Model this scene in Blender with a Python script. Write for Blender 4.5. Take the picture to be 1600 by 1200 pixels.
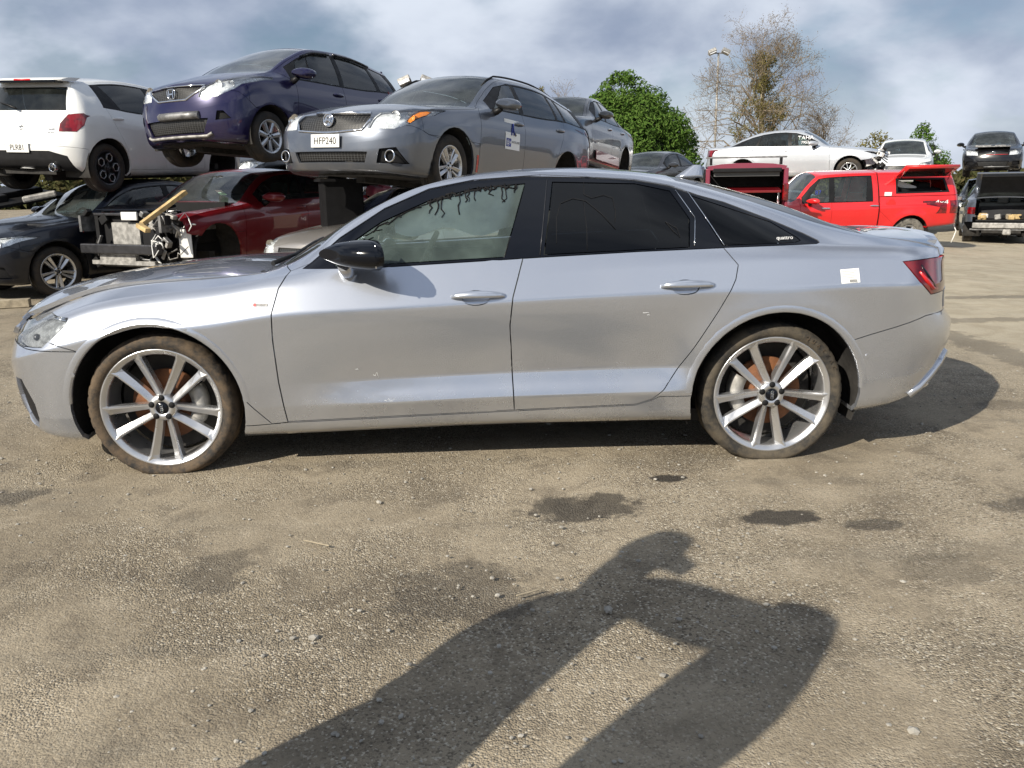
import bpy, bmesh, math, random
import numpy as np
from mathutils import Vector, Matrix
from mathutils.bvhtree import BVHTree
from math import sin, cos, pi, radians as R, sqrt
random.seed(7)
for o in list(bpy.data.objects): bpy.data.objects.remove(o)
scn = bpy.context.scene
COL = scn.collection
# ------------------------------------------------------------------ camera
CAM = Vector((1.529, -4.723, 1.338)); YAW, PIT, ROL = .0344, .2376, -.0133
cd = bpy.data.cameras.new('camera'); cam = bpy.data.objects.new('camera', cd); COL.objects.link(cam)
fw = Vector((sin(YAW)*cos(PIT), cos(YAW)*cos(PIT), -sin(PIT))); r0 = Vector((cos(YAW), -sin(YAW), 0)); u0 = r0.cross(fw)
rr = r0*cos(ROL)+u0*sin(ROL); uu = u0*cos(ROL)-r0*sin(ROL)
M = Matrix((rr, uu, -fw)).transposed().to_4x4(); M.translation = CAM
cam.matrix_world = M
cd.sensor_width = 36; cd.lens = 36*1300/1600; cd.clip_end = 2000; cd.clip_start = .05
scn.camera = cam
# ------------------------------------------------------------------ light
SUN_AZ, SUN_EL = R(45), R(33)          # light travels towards +x +y
w = bpy.data.worlds.new('World'); scn.world = w; w.use_nodes = True
nt = w.node_tree; nt.nodes.clear()
N = nt.nodes.new; LK = nt.links.new
out = N('ShaderNodeOutputWorld'); bg = N('ShaderNodeBackground'); bg.inputs[1].default_value = .052
sky = N('ShaderNodeTexSky'); sky.sky_type = 'NISHITA'; sky.sun_disc = False
sky.sun_elevation = SUN_EL; sky.sun_rotation = R(180+45); sky.air_density = 1.0; sky.dust_density = .6; sky.ozone_density = 2.0
tc = N('ShaderNodeTexCoord'); sep = N('ShaderNodeSeparateXYZ'); LK(tc.outputs['Generated'], sep.inputs[0])
za = N('ShaderNodeMath'); za.operation = 'ADD'; za.inputs[1].default_value = .48
zm = N('ShaderNodeMath'); zm.operation = 'MAXIMUM'; zm.inputs[1].default_value = .02
LK(sep.outputs[2], zm.inputs[0]); LK(zm.outputs[0], za.inputs[0])
dx = N('ShaderNodeMath'); dx.operation = 'DIVIDE'; dy = N('ShaderNodeMath'); dy.operation = 'DIVIDE'
LK(sep.outputs[0], dx.inputs[0]); LK(za.outputs[0], dx.inputs[1]); LK(sep.outputs[1], dy.inputs[0]); LK(za.outputs[0], dy.inputs[1])
cmb = N('ShaderNodeCombineXYZ'); LK(dx.outputs[0], cmb.inputs[0]); LK(dy.outputs[0], cmb.inputs[1]); cmb.inputs[2].default_value = 3.1
def wnoise(scale, detail, rough, lo, hi, loc=(0, 0, 0)):
    mp = N('ShaderNodeMapping'); mp.inputs['Location'].default_value = loc; LK(cmb.outputs[0], mp.inputs[0])
    n = N('ShaderNodeTexNoise'); n.inputs['Scale'].default_value = scale; n.inputs['Detail'].default_value = detail; n.inputs['Roughness'].default_value = rough
    n.inputs['Distortion'].default_value = .1
    LK(mp.outputs[0], n.inputs[0])
    m = N('ShaderNodeMapRange'); m.interpolation_type = 'SMOOTHSTEP'; m.inputs[1].default_value = lo; m.inputs[2].default_value = hi; LK(n.outputs[0], m.inputs[0])
    return m.outputs[0]
cov0 = wnoise(1.9, 6, .52, .36, .54, (2.2, .4, 0))
hz = N('ShaderNodeMapRange'); hz.interpolation_type = 'SMOOTHSTEP'; hz.inputs[1].default_value = .02; hz.inputs[2].default_value = .22; hz.inputs[3].default_value = .85; hz.inputs[4].default_value = 0; LK(sep.outputs[2], hz.inputs[0])
cvm = N('ShaderNodeMath'); cvm.operation = 'MAXIMUM'; LK(cov0, cvm.inputs[0]); LK(hz.outputs[0], cvm.inputs[1]); cov = cvm.outputs[0]; shade = wnoise(3.0, 6, .50, .30, .68, (5, 1, 0))
cc = N('ShaderNodeMix'); cc.data_type = 'RGBA'; cc.inputs[6].default_value = (4.2, 5.1, 7.0, 1); cc.inputs[7].default_value = (10.4, 11.3, 12.8, 1)
LK(shade, cc.inputs[0])
mx = N('ShaderNodeMix'); mx.data_type = 'RGBA'; LK(cov, mx.inputs[0]); LK(sky.outputs[0], mx.inputs[6]); LK(cc.outputs[2], mx.inputs[7])
LK(mx.outputs[2], bg.inputs[0]); LK(bg.outputs[0], out.inputs[0])
sl = bpy.data.lights.new('sun', 'SUN'); sl.energy = 5.0; sl.angle = R(.53); sl.color = (1, .925, .80)
so = bpy.data.objects.new('sun', sl); COL.objects.link(so)
ld = Vector((sin(SUN_AZ)*cos(SUN_EL), cos(SUN_AZ)*cos(SUN_EL), -sin(SUN_EL)))
so.rotation_euler = ld.to_track_quat('-Z', 'Y').to_euler(); so.location = (-20, -20, 25)
vs = scn.view_settings; vs.view_transform = 'Standard'; vs.look = 'None'; vs.exposure = 0.46; vs.gamma = 1
cy = scn.cycles; cy.max_bounces = 6; cy.diffuse_bounces = 3; cy.glossy_bounces = 4; cy.transmission_bounces = 4; cy.transparent_max_bounces = 10
# ------------------------------------------------------------------ materials
MATS = {}
class NB:
    def __init__(s, name):
        s.m = bpy.data.materials.new(name); s.m.use_nodes = True; s.t = s.m.node_tree; s.t.nodes.clear()
        s.out = s.n('ShaderNodeOutputMaterial')
    def n(s, ty, **kw):
        x = s.t.nodes.new(ty)
        for k, v in kw.items(): setattr(x, k, v)
        return x
    def l(s, a, b): s.t.links.new(a, b)
    def coord(s): return s.n('ShaderNodeTexCoord').outputs['Object']
    def noise(s, scale, detail=4, rough=.55, vec=None, dist=0):
        x = s.n('ShaderNodeTexNoise'); x.inputs['Scale'].default_value = scale; x.inputs['Detail'].default_value = detail
        x.inputs['Roughness'].default_value = rough; x.inputs['Distortion'].default_value = dist
        s.l(vec or s.coord(), x.inputs['Vector']); return x.outputs[0]
    def rng(s, v, lo, hi, a=0, b=1, smooth=True):
        x = s.n('ShaderNodeMapRange'); x.interpolation_type = 'SMOOTHSTEP' if smooth else 'LINEAR'
        for i, q in enumerate((lo, hi, a, b)): x.inputs[i+1].default_value = q
        s.l(v, x.inputs[0]); return x.outputs[0]
    def math(s, op, a, b=0):
        x = s.n('ShaderNodeMath', operation=op)
        for i, q in enumerate((a, b)):
            if isinstance(q, (int, float)): x.inputs[i].default_value = q
            else: s.l(q, x.inputs[i])
        return x.outputs[0]
    def mix(s, f, a, b):
        x = s.n('ShaderNodeMix', data_type='RGBA')
        for i, q in ((0, f), (6, a), (7, b)):
            if isinstance(q, (int, float)): x.inputs[i].default_value = q
            elif isinstance(q, tuple): x.inputs[i].default_value = q if len(q) == 4 else (*q, 1)
            else: s.l(q, x.inputs[i])
        return x.outputs[2]
    def bump(s, h, st, dist=.01, nrm=None):
        x = s.n('ShaderNodeBump'); x.inputs['Strength'].default_value = st; x.inputs['Distance'].default_value = dist
        s.l(h, x.inputs['Height'])
        if nrm: s.l(nrm, x.inputs['Normal'])
        return x.outputs[0]
    def prin(s, col, rough=.5, metal=0, coat=0, nrm=None, spec=.5, cr=.04):
        p = s.n('ShaderNodeBsdfPrincipled')
        for k, v in (('Base Color', col), ('Roughness', rough), ('Metallic', metal), ('Coat Weight', coat), ('Specular IOR Level', spec), ('Coat Roughness', cr)):
            if isinstance(v, (int, float)): p.inputs[k].default_value = v
            elif isinstance(v, tuple): p.inputs[k].default_value = (*v, 1) if len(v) == 3 else v
            else: s.l(v, p.inputs[k])
        if nrm: s.l(nrm, p.inputs['Normal'])
        s.l(p.outputs[0], s.out.inputs[0]); return p
def plain(name, col, rough=.5, metal=0, coat=0, var=.25, scale=6, bump=0, bs=60, spec=.5):
    b = NB(name); n = b.noise(scale, 5)
    f = b.rng(n, .3, .7)
    c = b.mix(f, tuple(x*(1-var) for x in col), tuple(min(1, x*(1+var*.5)) for x in col))
    nr = b.bump(b.noise(bs, 3), bump, .004) if bump else None
    b.prin(c, b.rng(b.noise(scale*2.3, 4), .3, .7, max(.02, rough-.06), min(1, rough+.1)), metal, coat, nr, spec)
    MATS[name] = b.m; return b.m
def paint(name, col, metal=.0, rough=.4, dirt=.5, dust=(.30, .25, .18), coat=1.0):
    b = NB(name); co = b.coord(); sx = b.n('ShaderNodeSeparateXYZ'); b.l(co, sx.inputs[0])
    n = b.noise(3.5, 6, .62); low = b.rng(sx.outputs[2], .10, .62, 1, 0)
    sp = b.rng(b.noise(55, 3, .6), .62, .78)
    d = b.math('MULTIPLY', b.math('ADD', b.math('MULTIPLY', low, b.rng(n, .35, .75)), b.math('MULTIPLY', b.rng(n, .45, .8), .16)), dirt)
    d = b.math('ADD', d, b.math('MULTIPLY', b.math('MULTIPLY', sp, low), dirt*.5))
    c = b.mix(d, col, dust)
    fl = b.noise(900, 1)
    rgh = b.math('ADD', b.math('MULTIPLY', d, .4), rough)
    p = b.prin(c, rgh, metal, coat, None, cr=.02)
    b.l(b.math('SUBTRACT', metal, b.math('MULTIPLY', d, metal)), p.inputs['Metallic'])
    b.l(b.math('SUBTRACT', coat, b.math('MULTIPLY', d, coat*.9)), p.inputs['Coat Weight'])
    MATS[name] = b.m; return b.m
def glass(name, tint, refl=1.0, film=0.0, filmcol=(.55, .62, .6), streak=0):
    b = NB(name); tr = b.n('ShaderNodeBsdfTransparent'); tr.inputs[0].default_value = (*tint, 1)
    gl = b.n('ShaderNodeBsdfGlossy'); gl.inputs['Roughness'].default_value = .015; gl.inputs[0].default_value = (1, 1, 1, 1)
    fr = b.n('ShaderNodeFresnel'); fr.inputs[0].default_value = 1.5
    m = b.n('ShaderNodeMixShader'); b.l(b.math('MINIMUM', b.math('MULTIPLY', fr.outputs[0], 1.25*refl), 1.0), m.inputs[0]); b.l(tr.outputs[0], m.inputs[1]); b.l(gl.outputs[0], m.inputs[2])
    if film:
        df = b.n('ShaderNodeBsdfDiffuse'); df.inputs[0].default_value = (*filmcol, 1)
        m2 = b.n('ShaderNodeMixShader'); b.l(b.rng(b.noise(5, 6, .6), .3, .75, film*.4, film), m2.inputs[0]); b.l(m.outputs[0], m2.inputs[1]); b.l(df.outputs[0], m2.inputs[2]); m = m2
    b.l(m.outputs[0], b.out.inputs[0]); MATS[name] = b.m; return b.m
SILVER = paint('silver_paint', (.53, .56, .62), .84, .26, .16)
SILV2 = paint('silver_paint_far', (.62, .65, .68), .6, .36, .35)
PURPLE = paint('purple_paint', (.010, .007, .048), .35, .28, .05)
GREY = paint('grey_paint', (.11, .125, .155), .6, .32, .22)
DGREY = paint('dark_grey_paint', (.05, .053, .06), .5, .34, .35)
WHITE = paint('white_paint', (.74, .75, .74), 0, .35, .3)
NAVY = paint('navy_paint', (.003, .005, .011), .2, .3, .08, coat=.45)
MAROON = paint('maroon_paint', (.20, .008, .014), .25, .32, .15)
MAROON2 = paint('faded_maroon_paint', (.20, .02, .045), .1, .4, .3)
RED = paint('red_paint', (.62, .010, .012), 0, .35, .12)
BLACKP = paint('black_paint', (.004, .004, .005), .0, .25, .12, coat=.7)
BEIGE = paint('beige_paint', (.34, .32, .30), .5, .4, .7)
GBLACK = plain('gloss_black', (.004, .005, .008), .06, 0, 0, .1, spec=.32)
TRIM = plain('black_trim', (.009, .009, .010), .5, spec=.25)
RUBBER = plain('rubber', (.016, .016, .017), .75, bump=.3)
DARK = plain('dark_plastic', (.009, .009, .010), .65, spec=.25)
UNDER = plain('underbody', (.022, .020, .018), .85, var=.6, scale=9, bump=.6)
CHROME = plain('chrome', (.72, .73, .75), .10, 1, 0, .08)
STEEL = plain('steel_grey', (.22, .22, .22), .5, .6, 0, .5, 12, .3)
ALLOY = plain('alloy', (.62, .625, .635), .30, .88, 0, .05, 4)
ALLOYD = plain('dark_alloy', (.05, .05, .055), .35, .6, .3, .2, 9)
CAST = plain('cast_metal', (.36, .35, .33), .6, .5, 0, .4, 14, .4)
SEAT = plain('seat_fabric', (.035, .036, .04), .85, bump=.3)
CARD = plain('interior_trim', (.06, .065, .068), .7)
LINER = plain('headliner', (.42, .43, .42), .9)
def cloth():
    b = NB('airbag_fabric'); d = b.n('ShaderNodeBsdfDiffuse'); t = b.n('ShaderNodeBsdfTranslucent'); c = b.mix(b.rng(b.noise(6, 4), .3, .7), (.70, .76, .80), (.84, .87, .88)); b.l(c, d.inputs[0]); b.l(c, t.inputs[0]); m = b.n('ShaderNodeMixShader'); m.inputs[0].default_value = .5; b.l(d.outputs[0], m.inputs[1]); b.l(t.outputs[0], m.inputs[2]); b.l(m.outputs[0], b.out.inputs[0]); return b.m
AIRBAG = cloth()
AIRBAG0 = plain('airbag_cloth', (.62, .66, .68), .85, bump=.6, bs=5)
WOOD = plain('timber', (.50, .36, .17), .8, 0, 0, .35, 18, .3)
TIMB = plain('old_timber', (.33, .28, .20), .85, 0, 0, .4, 14, .4)
PLATEW = plain('plate_white', (.70, .70, .68), .45, 0, .3, .1)
INK = plain('ink', (.008, .008, .009), .7, spec=.15)
WINK = plain('white_ink', (.85, .85, .85), .7)
STICK = plain('sticker', (.80, .81, .80), .6, 0, 0, .06)
BLUE = plain('blue_print', (.03, .05, .26), .6)
GREENL = plain('label_green', (.45, .72, .55), .6)
REDP = plain('red_plastic', (.50, .01, .012), .25, 0, .5)
AMBER = plain('amber_plastic', (.75, .22, .02), .3, 0, .4)
REFL = plain('lamp_reflector', (.86, .87, .88), .22, .45, 0, .25, 25, .8, 40)
REFLD = plain('dark_lamp_reflector', (.42, .43, .44), .2, .6, 0, .4, 30, .4, 40)
CONCB = plain('concrete_block', (.33, .31, .27), .9, 0, 0, .35, 12, .6)
def rustmat():
    b = NB('rusty_disc'); f = b.rng(b.noise(14, 6, .65), .3, .7); b.prin(b.mix(f, (.10, .040, .018), (.20, .08, .03)), .75, .2, 0, b.bump(b.noise(60), .3, .003)); return b.m
RUST = rustmat()
def tyremat(name, amt, mud=(.19, .13, .075)):
    b = NB(name); n = b.noise(5, 6, .7); n2 = b.noise(45, 5, .75)
    f = b.math('MULTIPLY', b.math('ADD', b.math('MULTIPLY', b.rng(n, .40, .60), .8), b.math('MULTIPLY', b.rng(n2, .46, .62), .45)), amt)
    f = b.math('MINIMUM', f, 1.0)
    b.prin(b.mix(f, (.018, .017, .016), b.mix(b.rng(n2, .3, .7), mud, tuple(x*.55 for x in mud))), .85, 0, 0, b.bump(n2, .5, .006)); return b.m
MUDDY = tyremat('muddy_tyre', .72); MUDDY2 = tyremat('muddy_tyre_rear', .5, (.20, .16, .105)); TYRE = tyremat('tyre', .22)
def meshmat(name, sc, a=(.006, .006, .006), c=(.10, .10, .10)):
    b = NB(name); mp = b.n('ShaderNodeMapping'); mp.inputs['Rotation'].default_value = (0, 0, 0); b.l(b.coord(), mp.inputs[0])
    v = b.n('ShaderNodeTexVoronoi', feature='DISTANCE_TO_EDGE'); v.inputs['Scale'].default_value = sc; v.inputs['Randomness'].default_value = 0
    sx = b.n('ShaderNodeSeparateXYZ'); b.l(b.coord(), sx.inputs[0]); cx = b.n('ShaderNodeCombineXYZ'); b.l(sx.outputs[1], cx.inputs[0]); b.l(b.math('MULTIPLY', sx.outputs[2], 1.8), cx.inputs[1]); b.l(cx.outputs[0], v.inputs[0])
    f = b.rng(v.outputs[0], .03, .10, 1, 0); b.prin(b.mix(f, a, c), .4, 0, 0, b.bump(f, .8, .01)); return b.m
MESHM = meshmat('grille_mesh', 28)
GL = glass('window_glass', (.66, .76, .72), 1.0, .05); GLT = glass('tinted_glass', (.03, .04, .045), .62); GLF = glass('front_window_glass', (.88, .97, .93), .8, .11, (.55, .74, .66))
GLD = glass('dark_window_glass', (.18, .21, .22), .9, .03); GLW = glass('windscreen_glass', (.5, .6, .58), 1.1, .06); LENS = glass('lamp_lens', (.92, .94, .95), 1.0, .03, (.7, .7, .68))
def redlens():
    b = NB('tail_lamp_lens'); b.prin(b.mix(b.rng(b.noise(9, 2), .4, .6), (.20, .002, .004), (.07, .001, .002)), .12, 0, 1); return b.m
TAIL = redlens()
# ------------------------------------------------------------------ mesh helpers
def new_obj(name, me, mat=None, parent=None, label=None):
    o = bpy.data.objects.new(name, me); COL.objects.link(o)
    if mat and not me.materials: me.materials.append(mat)
    if parent: o.parent = parent
    if label: o['label'] = label
    return o
def tag(o, label, cat, group=None):
    o['label'] = label; o['category'] = cat
    if group: o['group'] = group
    return o
def struct(o): o['kind'] = 'structure'; return o
def empty(name, loc=(0, 0, 0), rot=(0, 0, 0)):
    o = bpy.data.objects.new(name, None); COL.objects.link(o); o.empty_display_size = .2; o.location = loc; o.rotation_euler = rot; return o
class MB:
    def __init__(s): s.v = []; s.f = []; s.sm = []
    def add(s, v, f, sm=False):
        k = len(s.v); s.v += [tuple(p) for p in v]; s.f += [tuple(i+k for i in q) for q in f]; s.sm += [sm]*len(f); return s
    def box(s, c, d, M=None, bev=.0):
        x, y, z = (q/2 for q in d)
        if bev:
            b = min(bev, x*.9, y*.9, z*.9); v = []; f = []
            bm = bmesh.new(); bmesh.ops.create_cube(bm, size=1, matrix=Matrix.Diagonal((*d, 1)))
            bmesh.ops.bevel(bm, geom=bm.edges[:], offset=b, segments=2, affect='EDGES', profile=.5)
            v = [p.co.copy() for p in bm.verts]; bm.verts.index_update(); f = [[q.index for q in a.verts] for a in bm.faces]; bm.free()
        else:
            v = [Vector((a*x, b*y, e*z)) for a in (-1, 1) for b in (-1, 1) for e in (-1, 1)]
            f = [(0, 1, 3, 2), (4, 6, 7, 5), (0, 4, 5, 1), (2, 3, 7, 6), (0, 2, 6, 4), (1, 5, 7, 3)]
        v = [(M @ p if M else p)+Vector(c) for p in v]; return s.add(v, f)
    def loft(s, rings, closed=True, caps=True, sm=True):
        n = len(rings[0]); v = [p for r in rings for p in r]; f = []
        for i in range(len(rings)-1):
            for j in range(n if closed else n-1):
                a = i*n+j; b = i*n+(j+1) % n; f.append((a, b, b+n, a+n))
        s.add(v, f, sm)
        if caps and closed:
            k = len(s.v)-len(v); s.f += [tuple(k+j for j in range(n))[::-1], tuple(k+(len(rings)-1)*n+j for j in range(n))]; s.sm += [False, False]
        return s
    def tube(s, pts, r, n=8, caps=True):
        pts = [Vector(p) for p in pts]; rs = r if isinstance(r, (list, tuple)) else [r]*len(pts); rings = []
        a = None
        for i, p in enumerate(pts):
            t = (pts[min(i+1, len(pts)-1)]-pts[max(i-1, 0)]).normalized()
            if a is None: a = t.orthogonal().normalized()
            else: a = (a-t*a.dot(t)).normalized()
            b = t.cross(a); rings.append([p+(a*cos(2*pi*j/n)+b*sin(2*pi*j/n))*rs[i] for j in range(n)])
        return s.loft(rings, True, caps)
    def lathe(s, prof, n=48, close=False, a0=0, a1=2*pi, mod=None):
        # profile of (radius, y); axis = y
        full = abs(a1-a0-2*pi) < 1e-6; m = n if full else n+1; rings = []
        for j in range(m):
            a = a0+(a1-a0)*j/n; rings.append([Vector((r*cos(a), y, r*sin(a))) if mod is None else mod(r, y, a, i, j) for i, (r, y) in enumerate(prof)])
        if full: rings.append(rings[0])
        return s.loft(rings, close, False)
    def build(s, name, mat, parent=None, label=None, M=None):
        me = bpy.data.meshes.new(name); me.from_pydata([tuple(M @ Vector(p)) if M else p for p in s.v], [], s.f); me.polygons.foreach_set('use_smooth', s.sm); me.update()
        return new_obj(name, me, mat, parent, label)
def text(name, txt, size, mat, parent, M, ext=.0006, sx=1.0):
    cu = bpy.data.curves.new(name, 'FONT'); cu.body = txt; cu.size = size; cu.extrude = ext; cu.align_x = 'CENTER'; cu.align_y = 'CENTER'; cu.resolution_u = 3
    t = bpy.data.objects.new(name, cu); COL.objects.link(t); dg = bpy.context.evaluated_depsgraph_get(); me = bpy.data.meshes.new_from_object(t.evaluated_get(dg)); bpy.data.objects.remove(t)
    me.transform(M @ Matrix.Diagonal((sx, 1, 1, 1))); me.materials.clear(); return new_obj(name, me, mat, parent)
def face_matrix(p, right, up):
    r = Vector(right).normalized(); u = Vector(up); u = (u-r*u.dot(r)).normalized(); n = r.cross(u); m = Matrix((r, u, n)).transposed().to_4x4(); m.translation = Vector(p); return m
class CL:      # straight lines through (x,v) pairs
    def __init__(s, pts): pts = sorted(pts); s.x = [p[0] for p in pts]; s.y = [p[1] for p in pts]
    def __call__(s, x): return float(np.interp(x, s.x, s.y))
class C:      # monotone cubic through (x,v) pairs
    def __init__(s, pts):
        pts = sorted(pts); s.x = [p[0] for p in pts]; s.y = [p[1] for p in pts]; n = len(pts)
        h = [s.x[i+1]-s.x[i] for i in range(n-1)]; d = [(s.y[i+1]-s.y[i])/h[i] for i in range(n-1)]
        m = [0]*n; m[0] = d[0]; m[-1] = d[-1]
        for i in range(1, n-1):
            if d[i-1]*d[i] > 0:
                w1 = 2*h[i]+h[i-1]; w2 = h[i]+2*h[i-1]; m[i] = (w1+w2)/(w1/d[i-1]+w2/d[i])
        s.h, s.m = h, m
    def __call__(s, x):
        X = s.x
        if x <= X[0]: return s.y[0]
        if x >= X[-1]: return s.y[-1]
        lo, hi = 0, len(X)-1
        while hi-lo > 1:
            k = (lo+hi)//2
            if X[k] <= x: lo = k
            else: hi = k
        h = s.h[lo]; t = (x-X[lo])/h; t2 = t*t; t3 = t2*t
        return (2*t3-3*t2+1)*s.y[lo]+(t3-2*t2+t)*h*s.m[lo]+(3*t2-2*t3)*s.y[lo+1]+(t3-t2)*h*s.m[lo+1]
def sstep(a, b, x): t = max(0, min(1, (x-a)/(b-a))); return t*t*(3-2*t)
def inpoly(p, poly):
    x, y = p; c = False; j = len(poly)-1
    for i in range(len(poly)):
        xi, yi = poly[i]; xj, yj = poly[j]
        if (yi > y) != (yj > y) and x < (xj-xi)*(y-yi)/(yj-yi)+xi: c = not c
        j = i
    return c
# ------------------------------------------------------------------ car body engine
class Body:
    """shell of a car: local x rearward from the front axle, y to the car's right, z up"""
    def __init__(s, S, nx=64, nc=12):
        s.S = S; s.bb = {}; s.bm = bm = bmesh.new(); s.L = bm.faces.layers.int.new('reg')
        zc, zr, zb, zs, ym, yr = (S[k] for k in ('zc', 'zr', 'zb', 'zs', 'ym', 'yr'))
        CC = CL if S.get('crisp') else C; prof = CC(S['prof']); low = CC(S['low']) if 'low' in S else None; lx = S.get('lowx', (.5, 1, 2.4, 2.7))
        fs = sorted(set([p[0] for p in S['prof']]+[i/12 for i in range(13)]+([p[0] for p in S['low']] if low else [])))
        gs = [.15, .35, .55, .75, .9]; ps = [0, .04, .1, .2, .34, .5, .67, .84]
        lev = [('u', 0), ('u', .6), ('u', .93)]+[('s', f) for f in fs]+[('g', g) for g in gs]+[('r', p) for p in ps]+[('c', 1)]
        zu = S.get('zu', .03)
        def sec(k, x, xe):
            ty, p = lev[k]
            if ty == 'u': return (ym(xe)+prof(0))*p, zs(x)+zu*(1-p)
            if ty == 's':
                a = sstep(lx[0], lx[1], x)*(1-sstep(lx[2], lx[3], x)) if low else 0
                y = ym(xe)+prof(p)+(low(p)*a if low else 0)
                z = zs(x)+p*(zb(x)-zs(x))
                for wx, wr, am in S.get('flare', ()):
                    d = math.hypot(x-wx, z-S['wz']); y += am*math.exp(-((d-wr)/.09)**2)*(1-sstep(.75, 1, p))
                return y, z
            yb = ym(xe)+prof(1)
            if ty == 'g': return yb+(yr(xe)-yb)*p+S.get('bulge', .03)*4*p*(1-p)*min(1, (zr(x)-zb(x))/.35), zb(x)+(zr(x)-zb(x))*p
            if ty == 'r': return yr(xe)*(1-p), zr(x)+(zc(x)-zr(x))*(1-(1-p)**2.2)
            return 0, zc(x)
        xa, xb = S['xe']; xn, xt = S['xn']
        n1, n2 = S.get('capn', (2.5, 2.8)); st = []
        for i in range(nc+1): st.append(('f', i/nc))
        for i in range(1, nx): st.append(('m', xa+(xb-xa)*i/nx))
        for i in range(nc+1): st.append(('b', 1-i/nc))
        K = len(lev); grid = []
        for ty, t in st:
            row = []
            for k in range(K):
                if ty == 'm': x = t; q = 1; y, z = sec(k, x, x)
                else:
                    th = t*pi/2; nn, xe, e = (n1, xa, S['xf'](sec(k, xn, xn)[1])) if ty == 'f' else (n2, xb, S['xr'](sec(k, xt, xt)[1]))
                    q = sin(th)**(2/nn) if t > 0 else 0; x = xe+(e-xe)*(cos(th)**(2/nn) if t < 1 else 0)
                    y, z = sec(k, x, xe); y *= q
                row.append((x, y, z))
            grid.append(row)
        vs_ = []
        for row in grid:
            l = [bm.verts.new((x, -y, z)) for x, y, z in row]; r_ = [bm.verts.new((x, y, z)) if y > 1e-6 else l[k] for k, (x, y, z) in enumerate(row)]; vs_.append((l, r_))
        for i in range(len(grid)-1):
            for k in range(K-1):
                for side in (0, 1):
                    a, b = vs_[i][side], vs_[i+1][side]; q = [a[k], b[k], b[k+1], a[k+1]]
                    if side: q.reverse()
                    u = []
                    for v in q:
                        if v not in u: u.append(v)
                    if len(u) >= 3:
                        try: bm.faces.new(u)
                        except ValueError: pass
        bmesh.ops.remove_doubles(bm, verts=bm.verts[:], dist=1e-5)
        bm.normal_update()
        # make outward: check a side face
        f0 = max(bm.faces, key=lambda f: abs(f.calc_center_median().y))
        if f0.normal.y*f0.calc_center_median().y < 0:
            bmesh.ops.reverse_faces(bm, faces=bm.faces[:]); bm.normal_update()
        bm.verts.index_update(); s.bvn = [v.normal.copy() for v in bm.verts]; s.bvc = [v.co.copy() for v in bm.verts]; s.tris = []
        for f in bm.faces:
            i = [v.index for v in f.verts]
            for j in range(1, len(i)-1): s.tris.append((i[0], i[j], i[j+1]))
        s.bvh = BVHTree.FromPolygons(s.bvc, s.tris)
    def nrm(s, p):
        loc, _, i, d = s.bvh.find_nearest(p)
        if i is None: return Vector((0, 0, 1))
        a, b, c = s.tris[i]; A, B, Cc = s.bvc[a], s.bvc[b], s.bvc[c]
        v0, v1, v2 = B-A, Cc-A, loc-A; d00, d01, d11, d20, d21 = v0.dot(v0), v0.dot(v1), v1.dot(v1), v2.dot(v0), v2.dot(v1); de = d00*d11-d01*d01
        if abs(de) < 1e-14: return s.bvn[a]
        v = (d11*d20-d01*d21)/de; w_ = (d00*d21-d01*d20)/de
        return (s.bvn[a]*(1-v-w_)+s.bvn[b]*v+s.bvn[c]*w_).normalized()
    def hit(s, o, d):
        r_ = s.bvh.ray_cast(Vector(o), Vector(d)); return r_[0], s.nrm(r_[0]) if r_[0] else None
    def side(s, x, z, sg=-1):
        p, n = s.hit((x, sg*3, z), (0, -sg, 0)); return p, n
    def front(s, y, z, back=False):
        p, n = s.hit((9 if back else -6, y, z), (-1 if back else 1, 0, 0)); return p, n
    def cut(s, poly, reg, ax='y', filt=None, only=None):
        """knife the outline (straight through along ax) and give the faces inside the id reg"""
        bm, L = s.bm, s.L
        ia, ib = {'y': (0, 2), 'x': (1, 2), 'z': (0, 1)}[ax]
        lo = (min(p[0] for p in poly)-.002, min(p[1] for p in poly)-.002); hi = (max(p[0] for p in poly)+.002, max(p[1] for p in poly)+.002)
        cache = s.bb
        def bb(f):
            t = cache.get(f)
            if t is None:
                cs = [v.co for v in f.verts]; xs_ = [c[0] for c in cs]; ys_ = [c[1] for c in cs]; zs_ = [c[2] for c in cs]
                t = cache[f] = (min(xs_), min(ys_), min(zs_), max(xs_), max(ys_), max(zs_))
            return t[ia], t[ib], t[ia+3], t[ib+3]
        def ok(f):
            x0, y0, x1, y1 = bb(f)
            return x1 >= lo[0] and x0 <= hi[0] and y1 >= lo[1] and y0 <= hi[1] and (only is None or f[L] in only) and (filt is None or filt(f.calc_center_median(), f.normal))
        cand = set(f for f in bm.faces if ok(f)); n = len(poly)
        box = {f: bb(f) for f in cand}
        for i in range(n):
            a, b = poly[i], poly[(i+1) % n]; dx_, dy_ = b[0]-a[0], b[1]-a[1]; ln = math.hypot(dx_, dy_)
            if ln < 1e-6: continue
            sx0, sx1, sy0, sy1 = min(a[0], b[0])-1e-4, max(a[0], b[0])+1e-4, min(a[1], b[1])-1e-4, max(a[1], b[1])+1e-4
            g = []
            for f, (x0, y0, x1, y1) in box.items():
                if x1 >= sx0 and x0 <= sx1 and y1 >= sy0 and y0 <= sy1:
                    ds = [((v.co[ia]-a[0])*dy_-(v.co[ib]-a[1])*dx_)/ln for v in f.verts]
                    if min(ds) < -1e-5 and max(ds) > 1e-5: g.append(f)
            if not g: continue
            no = Vector((0, 0, 0)); no[ia] = dy_/ln; no[ib] = -dx_/ln; co = Vector((0, 0, 0)); co[ia] = a[0]; co[ib] = a[1]
            geo = list({e for f in g for e in f.edges})+list({v for f in g for v in f.verts})+g
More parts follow.
